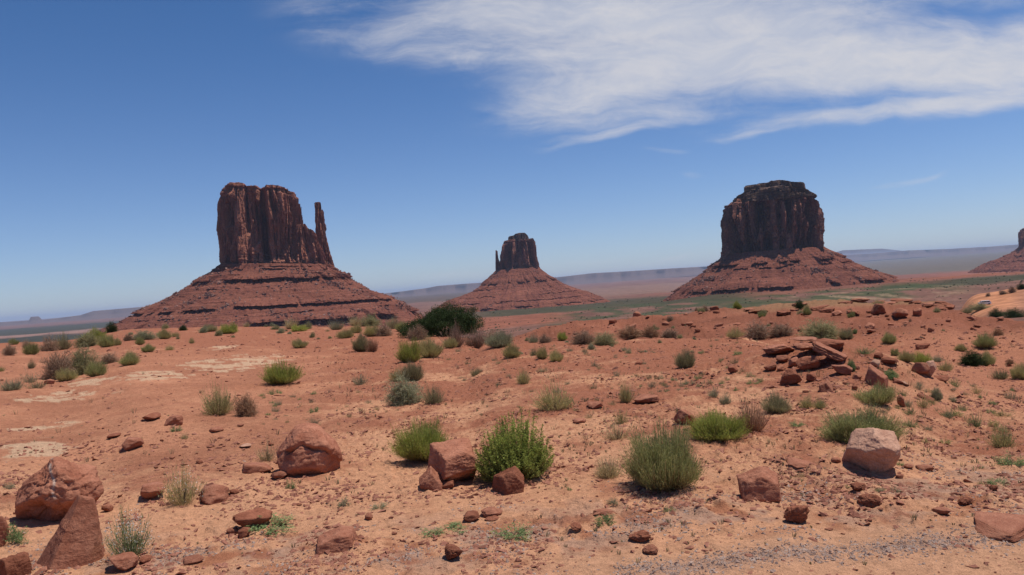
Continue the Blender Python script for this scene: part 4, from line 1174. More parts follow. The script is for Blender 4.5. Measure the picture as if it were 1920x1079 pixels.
    ('rock_slab', (1402, 1426, 580, 589), rock_mesh(104, None, 4, 1.6, layer=.05, npl=5), 'rock_dark', 'small ledge left of a green tuft on the mound', dict(dfac=1.1, hfix=.20)),
    ('rock_slab', (1142, 1158, 603, 611), rock_mesh(105, None, 3), 'rock_dark', 'isolated dark slab on the left of the mound', dict(dfac=.6)),
    ('rock_slab', (1277, 1291, 605, 611), rock_mesh(106, None, 3), 'rock_dark', 'isolated dark stone in the middle of the mound face', dict(dfac=.6)),
    ('rock_slab', (908, 968, 634, 646), rock_mesh(107, None, 4, 1.6, layer=.05, npl=5), 'rock_dark', 'broken red ledge behind the grey sage right of the dark tree', dict(dfac=1.1, hfix=.20)),
    ('rock_slab', (1190, 1206, 680, 686), rock_mesh(108, None, 3), 'rock_dark', 'small dark stone left of the round olive bush', dict(dfac=.6)),
    ('rock_slab', (1365, 1385, 688, 702), rock_mesh(109, None, 4), 'rock_dark', 'dark pointed stone left of the outcrop', dict(dfac=.6)),
    ('rock_slab', (82, 104, 712, 722), rock_mesh(111, None, 4, 1.2), 'rock_red', 'low flat rock at the edge of the grey scrub on the left', dict(dfac=.6)),
]
def rs_l(k):
    return 0.16 + 0.07 * ((k * 37) % 10) / 10


for name, (x0, x1, yt, yb), me, mt, label, kw in ROCKS_HERO:
    place_rock(name, x0, x1, yt, yb, me, M[mt], label, 'boulder' if name == 'boulder' else 'rock', None, **kw)

# broken ledges along the rim of the mound
LED = [(1405, 583, 22), (1432, 586, 18), (1470, 590, 30), (1500, 576, 34), (1546, 586, 40), (1585, 572, 30), (1612, 566, 40), (1600, 590, 26),
       (1650, 565, 30), (1668, 574, 28), (1690, 566, 44), (1716, 571, 26), (1742, 575, 34), (1772, 568, 40), (1765, 582, 28), (1640, 598, 24), (1340, 590, 22), (1250, 600, 20), (1700, 604, 24), (1795, 590, 20)]
for k, (px, py, w) in enumerate(LED):
    place_rock('rock_ledge', px - w / 2, px + w / 2, py - 6, py, rock_mesh(300 + k, None, 4, 1.8, layer=.05, npl=5), M['rock_dark'] if k % 3 else M['rock_red'], 'one of the low broken ledges jutting from the rim of the red mound', 'rock', 'ledges of the mound rim', dfac=1.0, hfix=rs_l(k), tilt=(0.0, 0.08 * math.sin(k * 2.1)))

# loose stones on the slopes: individuals, sharing a few meshes
protos = [rock_mesh(200 + i, None, 2 if i < 4 else 3, 1.2) for i in range(8)]
rs = random.Random(5)
LOOSE = [
    ((1040, 1780, 585, 635), 60, (5, 16), 'one of the small stones littering the red mound face', 'stones on the mound'),
    ((1430, 1700, 690, 770), 40, (4, 14), 'one of the stone chips spilled below the outcrop', 'chips below the outcrop'),
    ((1720, 1900, 600, 640), 14, (5, 12), 'one of the flat chips on the slope at far right', 'chips on the right slope'),
    ((300, 1000, 900, 1060), 40, (4, 13), 'one of the small stones strewn over the foreground sand', 'stones on the foreground sand'),
    ((1000, 1900, 900, 1060), 46, (4, 13), 'one of the small stones along the gravel bank', 'stones on the gravel bank'),
    ((150, 700, 780, 880), 20, (4, 14), 'one of the small flat stones on the left slope', 'stones on the left slope'),
]
for (x0, x1, y0, y1), n, (s0, s1), lab, grp in LOOSE:
    for k in range(n):
        px, py = rs.uniform(x0, x1), rs.uniform(y0, y1)
        w = s0 + (s1 - s0) * rs.random() ** 2.2
        gx, gy, r = hit(px, py)
        if r > 60:
            continue
        h_ = w * rs.uniform(0.35, 0.7)
        place_rock('stone', px - w / 2, px + w / 2, py - h_, py, protos[rs.randrange(8)], M['rock_red'] if rs.random() < .6 else M['rock_dark'], lab, 'stone', grp, dfac=rs.uniform(.6, 1.1), rz=rs.uniform(-.8, .8), sink=.25)


# ------------------------------------------------------------------ gravel and grit (uncountable)
def scatter_ground(n, x0, x1, y0, y1, dens, rng):
    """random ground points whose picture position lies in a box; dens(px,py,x,y)->0..1"""
    out = []
    px = rng.uniform(x0, x1, n); py = rng.uniform(y0, y1, n)
    # plane estimate, then real height
    dx = (px - 960) / F; dy = (540 - py) / F
    d = R3 @ np.stack([dx, dy, -np.ones(n)])
    hd = np.hypot(d[0], d[1]); sl = d[2] / hd
    r = -CAMZ / np.minimum(sl, -0.012)
    for _ in range(8):
        x = r * d[0] / hd; y = r * d[1] / hd
        zb = base_h(x, y)
        r = 0.5 * r + 0.5 * (zb - CAMZ) / np.minimum(sl, -0.012)
    x = r * d[0] / hd; y = r * d[1] / hd
    keep = rng.rand(n) < dens(px, py, x, y)
    x, y, px, py, r = x[keep], y[keep], px[keep], py[keep], r[keep]
    z = height(x, y)
    return np.stack([x, y, z], -1), px, py, r


rng = np.random.RandomState(77)


def d_bank(px, py, x, y):
    r, bx, by, bank = zones(x, y)
    band2 = np.exp(-((py - (1079 - (px - 1150) * 0.115)) / 16) ** 2) * (px > 1150)
    ex = np.exp(-((px - 1430) / 90) ** 2 - ((py - 940) / 22) ** 2) + np.exp(-((px - 1830) / 130) ** 2 - ((py - 870) / 30) ** 2) + np.exp(-((px - 330) / 130) ** 2 - ((py - 1050) / 25) ** 2)
    pat = sstep(-0.05, 0.35, fbm(x * 1.6, y * 1.6, 91.0, 3))
    return np.clip(0.50 * bank * pat + 1.0 * band2 + 0.6 * ex * pat + 0.010, 0, 1)


P, _, _, r = scatter_ground(75000, -150, 2070, 850, 1100, d_bank, rng)
size = (0.008 + 0.022 * rng.rand(len(P)) ** 2.5)
v, f = scatter_rocks(P, size, rng, 0.7, False)
tag(link('gravel', mesh_np('gravel', v, f, False), M['pebble']), 'fine grey gravel scattered along the foreground bank', kind='stuff')


def d_chip(px, py, x, y):
    n = fbm(x * 1.1, y * 1.1, 61.0, 4, 0.6)
    mid_ = np.interp(px, [800, 1000, 1300, 1500, 1700, 1920], [1030, 1005, 985, 950, 930, 925])
    smooth_road = sstep(mid_ + 30, mid_ + 62, py) * sstep(950, 1150, px)
    left = (1 - sstep(420, 700, px)) * sstep(640, 680, py) * (1 - sstep(800, 880, py))
    return np.clip((0.10 + 0.8 * sstep(-0.05, 0.4, n)) * (1 - 0.9 * smooth_road) * (1 - 0.8 * left) * (1 - 0.45 * sstep(880, 960, py)), 0, 1)


P, px_, py_, r = scatter_ground(115000, -150, 2070, 610, 1100, d_chip, rng)
size = (0.010 + 0.050 * rng.rand(len(P)) ** 3.2) * (0.6 + np.minimum(r, 26) / 13)
v, f = scatter_rocks(P, size, rng, 0.5, False)
tag(link('grit', mesh_np('grit', v, f, False), M['chip']), 'red stone chips and crumbs covering the desert ground', kind='stuff')


# ------------------------------------------------------------------ plants
def ribbons(P0, P1, P2, w0, w1, rng, nseg=3):
    """curved ribbons from P0 via P1 to P2; returns V,F,tip"""
    n = len(P0)
    t = np.linspace(0, 1, nseg + 1)[None, :, None]
    C_ = (1 - t) ** 2 * P0[:, None] + 2 * t * (1 - t) * P1[:, None] + t * t * P2[:, None]
    side = rng.normal(size=(n, 3)); ax = P2 - P0
    side -= ax * ((side * ax).sum(1) / ((ax * ax).sum(1) + 1e-9))[:, None]
    side /= np.linalg.norm(side, axis=1)[:, None] + 1e-9
    w = (w0 * (1 - t) + w1 * t)
    if np.ndim(w0): pass
    V = np.stack([C_ - side[:, None] * w * 0.5, C_ + side[:, None] * w * 0.5], 2)     # n,seg+1,2,3
    k = 2 * (nseg + 1)
    base = (np.arange(n) * k)[:, None, None]
    q = np.array([[2 * i, 2 * i + 1, 2 * i + 3, 2 * i + 2] for i in range(nseg)])[None]
    Fq = (base + q).reshape(-1, 4)
    tip = np.broadcast_to(t, (n, nseg + 1, 1))[..., None].repeat(2, 2).reshape(-1)
    return V.reshape(-1, 3), Fq, tip, k


def leaves(P, D, ln, wd, rng):
    """diamond leaves at P along D"""
    n = len(P)
    D = D / (np.linalg.norm(D, axis=1)[:, None] + 1e-9)
    s = np.cross(D, rng.normal(size=(n, 3))); s /= np.linalg.norm(s, axis=1)[:, None] + 1e-9
    ln = ln[:, None]; wd = wd[:, None]
    V = np.stack([P, P + D * ln * 0.5 + s * wd * 0.5, P + D * ln, P + D * ln * 0.5 - s * wd * 0.5], 1)
    Fq = np.arange(n * 4).reshape(n, 4)
    return V.reshape(-1, 3), Fq


def dome_dirs(n, rng, spread=1.0, up=0.15):
    a = rng.rand(n) * 2 * math.pi
    c = up + (1 - up) * rng.rand(n) ** (1 / spread)      # cos from vertical
    s = np.sqrt(1 - c * c)
    return np.stack([s * np.cos(a), s * np.sin(a), c], -1)


def lumpy(d, seed, amt=0.22):
    return 1 + amt * fbm(d[:, 0] * 1.8 + seed, d[:, 1] * 1.8, d[:, 2] * 1.8, 3)


def bush_broom(seed, n=1500, nleaf=5, lean=0.0, lean2=1.0, hz=1.0, w=0.006, leafl=0.05, leafw=0.008, lumps=.45, up=0.05, ragged=.2):
    """dense dome of fine upright stems; unit: radius .5, height ~1"""
    rng = np.random.RandomState(seed)
    d = dome_dirs(n, rng, 1.0, up)
    R = lumpy(d, seed * 3.1, lumps) * (1 - ragged + ragged * rng.rand(n)) * (1 + 0.15 * (rng.rand(n) < 0.06))
    P2 = np.stack([d[:, 0] * R * .5, d[:, 1] * R * .5, 0.18 * R + 0.82 * R * np.maximum(d[:, 2], 0) ** .9], -1) + rng.normal(size=(n, 3)) * [.04, .04, .04]
    P2[:, 0] += 0.16 * perlin(d[:, 0] * 1.3, d[:, 2] * 2, seed * 1.7) ; P2[:, 2] *= 1 + 0.25 * perlin(d[:, 0] * 1.1 + 5, d[:, 1] * 1.1, seed * 2.7)
    dead = rng.rand(n) < 0.14
    P0 = np.stack([P2[:, 0] * 0.22, P2[:, 1] * 0.22, np.zeros(n)], -1) + rng.normal(size=(n, 3)) * [0.04, 0.04, 0.0]
    P1 = P0 + (P2 - P0) * 0.5 + np.stack([d[:, 0] * 0.10, d[:, 1] * 0.10, -0.06 * np.ones(n)], -1) + rng.normal(size=(n, 3)) * 0.02
    V, Fq, tip, k = ribbons(P0, P1, P2, w, w * 0.5, rng)
    rn = np.repeat(rng.rand(n), k)
    hgt = (tip * 0.75 + 0.25 * np.clip(V[:, 2], 0, 1)) * np.where(np.repeat(dead, k), 0.15, 1.0)
    Vs, Fs, T_, R_ = [V], [Fq], [hgt], [rn]
    off = len(V)
    m = n * nleaf
    t = 0.45 + 0.55 * rng.rand(m)
    i = np.repeat(np.arange(n), nleaf)
    tt = t[:, None]
    Q = (1 - tt) ** 2 * P0[i] + 2 * tt * (1 - tt) * P1[i] + tt * tt * P2[i]
    dirs = (P2 - P1)[i]; dirs = dirs / (np.linalg.norm(dirs, axis=1)[:, None] + 1e-9) + rng.normal(size=(m, 3)) * 0.38 + [0, 0, .25]
    V2, F2 = leaves(Q, dirs, leafl * (0.6 + 0.8 * rng.rand(m)), leafw * (0.7 + 0.6 * rng.rand(m)), rng)
    Vs.append(V2); Fs.append(F2 + off)
    T_.append(np.repeat(np.clip(t * 0.8 + 0.2 * Q[:, 2], 0, 1) * np.where(dead[i], 0.3, 1.0), 4)); R_.append(np.repeat(rng.rand(m), 4))
    V = np.concatenate(Vs)
    V[:, 0] += lean * V[:, 2]
    V[:, 2] = np.maximum(V[:, 2], -0.02)
    return mesh_np('foliage', V, np.concatenate(Fs), True, {'tip': np.concatenate(T_), 'rnd': np.concatenate(R_)})


def bush_leafy(seed, n=260, nleaf=34, leafl=0.05, leafw=0.016, up=0.1):
    """bottle-brush shoots with leaves all along"""
    rng = np.random.RandomState(seed)
    d = dome_dirs(n, rng, 1.1, up)
    R = lumpy(d, seed * 2.3, .18) * (0.72 + 0.32 * rng.rand(n))
    P2 = d * R[:, None] * [0.5, 0.5, 1.0]
    P0 = np.stack([P2[:, 0] * 0.25, P2[:, 1] * 0.25, np.zeros(n)], -1)
    P1 = P0 + (P2 - P0) * 0.5 + np.stack([d[:, 0] * 0.12, d[:, 1] * 0.12, -0.05 * np.ones(n)], -1)
    V, Fq, tip, k = ribbons(P0, P1, P2, 0.008, 0.004, rng)
    m = n * nleaf
    t = 0.28 + 0.72 * rng.rand(m); i = np.repeat(np.arange(n), nleaf); tt = t[:, None]
    Q = (1 - tt) ** 2 * P0[i] + 2 * tt * (1 - tt) * P1[i] + tt * tt * P2[i]
    dirs = rng.normal(size=(m, 3)) * 0.75 + [0, 0, .55] + d[i] * .3
    V2, F2 = leaves(Q, dirs, leafl * (0.6 + 0.7 * rng.rand(m)), leafw * (0.7 + 0.6 * rng.rand(m)), rng)
    tipv = np.concatenate([tip * 0.4, np.repeat(np.clip(0.25 + 0.75 * t * Q[:, 2] ** 0.5, 0, 1), 4)])
    rn = np.concatenate([np.repeat(rng.rand(n), k), np.repeat(0.5 * rng.rand(n)[i] + 0.5 * rng.rand(m), 4)])
    return mesh_np('foliage', np.concatenate([V, V2]), np.concatenate([Fq, F2 + len(V)]), True, {'tip': tipv, 'rnd': rn})


def bush_twiggy(seed, n=90, sub=9, subsub=3, leaf=0, leafl=0.03, w=0.007, up=0.05, spread=1.0):
    """openly branching dry shrub, optional small leaves at twig ends"""
    rng = np.random.RandomState(seed)
    d = dome_dirs(n, rng, spread, up)
    R = lumpy(d, seed * 2.9, .3) * (0.65 + 0.35 * rng.rand(n))
    P2 = d * R[:, None] * [0.42, 0.42, 0.85]
    P0 = np.stack([P2[:, 0] * 0.12, P2[:, 1] * 0.12, np.zeros(n)], -1)
    P1 = P0 + (P2 - P0) * 0.5 + rng.normal(size=(n, 3)) * 0.05
    V, Fq, tip, k = ribbons(P0, P1, P2, w * 1.5, w * 0.7, rng)
    Vs, Fs, Ts, Rs = [V], [Fq], [tip * 0.5], [np.repeat(rng.rand(n), k)]
    off = len(V)
    m = n * sub; i = np.repeat(np.arange(n), sub); t = (0.3 + 0.7 * rng.rand(m))[:, None]
    A0 = (1 - t) ** 2 * P0[i] + 2 * t * (1 - t) * P1[i] + t * t * P2[i]
    dd = d[i] * 0.6 + rng.normal(size=(m, 3)) * 0.6 + [0, 0, .3]
    dd /= np.linalg.norm(dd, axis=1)[:, None]
    A2 = A0 + dd * (0.10 + 0.14 * rng.rand(m))[:, None]
    V, Fq, tip, k = ribbons(A0, (A0 + A2) / 2 + rng.normal(size=(m, 3)) * 0.015, A2, w * 0.8, w * 0.4, rng, 2)
    Vs.append(V); Fs.append(Fq + off); Ts.append(0.5 + 0.3 * tip); Rs.append(np.repeat(rng.rand(m), k)); off += len(V)
    mm = m * subsub; i = np.repeat(np.arange(m), subsub); t = (0.3 + 0.7 * rng.rand(mm))[:, None]
    B0 = A0[i] * (1 - t) + A2[i] * t
    d2 = dd[i] * 0.7 + rng.normal(size=(mm, 3)) * 0.7; d2 /= np.linalg.norm(d2, axis=1)[:, None]
    B2 = B0 + d2 * (0.04 + 0.06 * rng.rand(mm))[:, None]
    V, Fq, tip, k = ribbons(B0, (B0 + B2) / 2, B2, w * 0.5, w * 0.3, rng, 1)
    Vs.append(V); Fs.append(Fq + off); Ts.append(0.8 + 0.2 * tip); Rs.append(np.repeat(rng.rand(mm), k)); off += len(V)
    if leaf:
        q = mm * leaf; i = np.repeat(np.arange(mm), leaf); t = rng.rand(q)[:, None]
        L0 = B0[i] * (1 - t) + B2[i] * t
        V, Fq = leaves(L0, rng.normal(size=(q, 3)) + [0, 0, .4], leafl * (.6 + .8 * rng.rand(q)), leafl * .42 * (.7 + .6 * rng.rand(q)), rng)
        Vs.append(V); Fs.append(Fq + off); Ts.append(np.full(len(V), 1.0)); Rs.append(np.repeat(rng.rand(q), 4))
    Vv = np.concatenate(Vs); Vv[:, 2] = np.maximum(Vv[:, 2], -0.01)
    return Vv, Fs, np.concatenate(Ts), np.concatenate(Rs)


def twig_mesh(*a, **k):
    V, Fs, T_, R_ = bush_twiggy(*a, **k)
    return mesh_np('foliage', V, np.concatenate(Fs), True, {'tip': T_, 'rnd': R_})


def wood_mesh(seed, n=14, w=0.022, reach=0.55):
    """woody basal stems, round"""
    rng = np.random.RandomState(seed)
    Vs, Fs = [], []; off = 0
    for _ in range(n):
        a = rng.rand() * 6.28; sp = 0.1 + 0.3 * rng.rand()
        p = [np.array([0.02 * math.cos(a), 0.02 * math.sin(a), -0.03])]
        q = np.array([sp * math.cos(a) * .5, sp * math.sin(a) * .5, reach * (0.5 + 0.4 * rng.rand())])
        p.append(p[0] * .4 + q * .6 + rng.normal(size=3) * .03); p.append(q)
        for k, c in enumerate(p):
            rr = w * (0.5, 0.32, 0.12)[k]
            for j in range(5):
                b = j / 5 * 6.28
                Vs.append(c + [rr * math.cos(b), rr * math.sin(b), 0])
        for k in range(2):
            for j in range(5):
                Fs.append([off + k * 5 + j, off + k * 5 + (j + 1) % 5, off + k * 5 + 5 + (j + 1) % 5, off + k * 5 + 5 + j])
        off += 15
    return mesh_np('stems', np.array(Vs), np.array(Fs), True)


def flower_mesh(seed, src_seed, n=150, per=3, size=0.022):
    rng = np.random.RandomState(seed)
    d = dome_dirs(n, rng, 1.3, 0.2)
    R = lumpy(d, src_seed, .15) * (0.62 + 0.42 * rng.rand(n))
    P = d * R[:, None] * [0.5, 0.5, 1.0]
    P = np.repeat(P, per, 0) + rng.normal(size=(n * per, 3)) * 0.012
    V, Fq = leaves(P, rng.normal(size=(len(P), 3)) * .8 + [0, -.3, .6], np.full(len(P), size) * (.6 + .6 * rng.rand(len(P))), np.full(len(P), size * .8), rng)
    return mesh_np('flowers', V, Fq, True, {'tip': np.ones(len(V)), 'rnd': np.repeat(rng.rand(len(P)), 4)})


M['p_green'] = mat_plant('rabbitbrush_green', (0.20, 0.145, 0.075), (0.185, 0.190, 0.068), (0.28, 0.27, 0.115))
M['p_bright'] = mat_plant('rabbitbrush_bright', (0.20, 0.15, 0.065), (0.19, 0.215, 0.045), (0.28, 0.29, 0.075))
M['p_yellow'] = mat_plant('rabbitbrush_yellow', (0.22, 0.16, 0.085), (0.24, 0.215, 0.085), (0.34, 0.29, 0.13))
M['p_leafy'] = mat_plant('leafy_green', (0.15, 0.12, 0.05), (0.175, 0.205, 0.042), (0.29, 0.32, 0.08))
M['p_olive'] = mat_plant('olive_scrub', (0.15, 0.11, 0.07), (0.17, 0.16, 0.08), (0.26, 0.23, 0.12))
M['p_sage'] = mat_plant('grey_sage', (0.15, 0.115, 0.075), (0.175, 0.172, 0.100), (0.26, 0.25, 0.155))
M['p_brown'] = mat_plant('dry_brown_twigs', (0.11, 0.07, 0.05), (0.18, 0.115, 0.075), (0.26, 0.18, 0.12), 0.1)
M['p_rust'] = mat_plant('dry_rust_stems', (0.14, 0.07, 0.045), (0.22, 0.12, 0.07), (0.32, 0.21, 0.12), 0.1)
M['p_tan'] = mat_plant('dry_tan_grass', (0.22, 0.15, 0.08), (0.30, 0.24, 0.12), (0.42, 0.35, 0.20))
M['p_dark'] = mat_plant('dark_green_leaves', (0.05, 0.045, 0.025), (0.035, 0.055, 0.022), (0.07, 0.10, 0.035), 0.2, 1.0)
M['p_weed'] = mat_plant('weed_green', (0.13, 0.13, 0.06), (0.12, 0.165, 0.065), (0.20, 0.25, 0.11))
M['p_flower'] = mat_plant('pale_petals', (0.65, 0.65, 0.55), (0.72, 0.72, 0.62), (0.8, 0.8, 0.74), 0.2, 1.05)
M['wood'] = mat_flat('woody_stem', (0.13, 0.095, 0.07), 0.9, 0.1)
M['trunk'] = mat_flat('trunk_bark', (0.12, 0.09, 0.07), 0.9, 0.1)

KM = {}
def kinds():
    KM['broom'] = [bush_broom(1 + i, 1700, 5, w=0.007, leafw=0.010) for i in range(4)]
    KM['broomhi'] = [bush_broom(31 + i, 3800, 6, w=0.0045, leafw=0.0065, leafl=.042, ragged=.28) for i in range(3)]
    KM['open'] = [bush_broom(11 + i, 520, 5, w=0.008, leafw=0.011, lumps=.45, ragged=.5, up=0.0) for i in range(4)]
    KM['sparse'] = [bush_broom(21 + i, 170, 5, w=0.009, leafw=0.013, lumps=.6, ragged=.65, up=0.0) for i in range(4)]
    KM['leafy'] = [bush_leafy(41, 560, 62, leafl=.036, leafw=.0095)]
    KM['sage'] = [twig_mesh(51 + i, 110, 11, 3, 3, leafl=.026, w=.008) for i in range(3)]
    KM['twig'] = [twig_mesh(61 + i, 120, 11, 4, 0, w=.010) for i in range(3)]
    KM['twigleaf'] = [twig_mesh(71 + i, 120, 11, 3, 1, leafl=.024, w=.009) for i in range(3)]
    KM['straw'] = [bush_broom(81 + i, 620, 1, w=0.009, leafw=0.01, lumps=.4, ragged=.5, up=.15) for i in range(3)]
    KM['creep'] = [twig_mesh(91 + i, 26, 8, 2, 3, leafl=.05, w=.014, up=.0, spread=.6) for i in range(3)]
    KM['flower'] = [bush_broom(101 + i, 300, 6, w=0.006, leafw=0.010, leafl=.05, lumps=.35, ragged=.45, up=.12) for i in range(2)]
    KM['wood'] = [wood_mesh(111 + i) for i in range(3)]
    KM['petals'] = [flower_mesh(121, 313., 230, 3, .024), flower_mesh(122, 316., 110, 2, .020)]


kinds()
MATVAR = {}


def mesh_with(me, mat):
    """the same leaf mesh with another material (mesh data shared between bushes of that colour)"""
    key = (me.name, mat.name)
    if key not in MATVAR:
        c = me.copy(); c.name = 'foliage'; c.materials.clear(); c.materials.append(mat)
        MATVAR[key] = c
    return MATVAR[key]


rb = random.Random(9)


def bush(x0, x1, yt, yb, kind, mat, label, cat='bush', name='desert_shrub', wood=True, group=None, hs=1.0, far=False):
    xc = 0.5 * (x0 + x1)
    gx, gy, r = hit_near(xc, yb - 1, far)
    az = math.atan2(gx, gy); ca = math.cos(az)
    w = (x1 - x0) / F * r * 1.04 * ca * ca
    rc = r + 0.30 * w
    w = (x1 - x0) / F * rc * 1.04 * ca * ca
    h_ = max((yb - yt) / F * rc * ca - 0.3 * w * (CAMZ / rc), 0.3 * (yb - yt) / F * rc) * hs
    x, y = rc * math.sin(az), rc * math.cos(az)
    z = float(height(np.array([x]), np.array([y]))[0])
    var = KM[kind]; vi = rb.randrange(len(var)); me = mesh_with(var[vi], M[mat])
    rot = rb.uniform(0, 6.28)
    if kind in ('twig', 'twigleaf', 'sage'):
        w *= 1.22; h_ *= 1.15
    if not wood:
        o = link(name, me); o.location = (x, y, z - 0.01); o.rotation_euler = (0, 0, rot); o.scale = (w, w, h_)
        return tag(o, label, cat, group)
    root = bpy.data.objects.new(name, None); COL.objects.link(root)
    root.empty_display_size = .1
    root.location = (x, y, z - 0.01); root.rotation_euler = (0, 0, rot); root.scale = (w, w, h_)
    tag(root, label, cat, group)
    link('foliage', me, None, root)
    link('stems', KM['wood'][rb.randrange(3)], M['wood'], root)
    if kind == 'flower':
        fl_ = link('flowers', KM['petals'][0 if x0 < 300 else 1], M['p_flower'], root); fl_['kind'] = 'stuff'
    return root


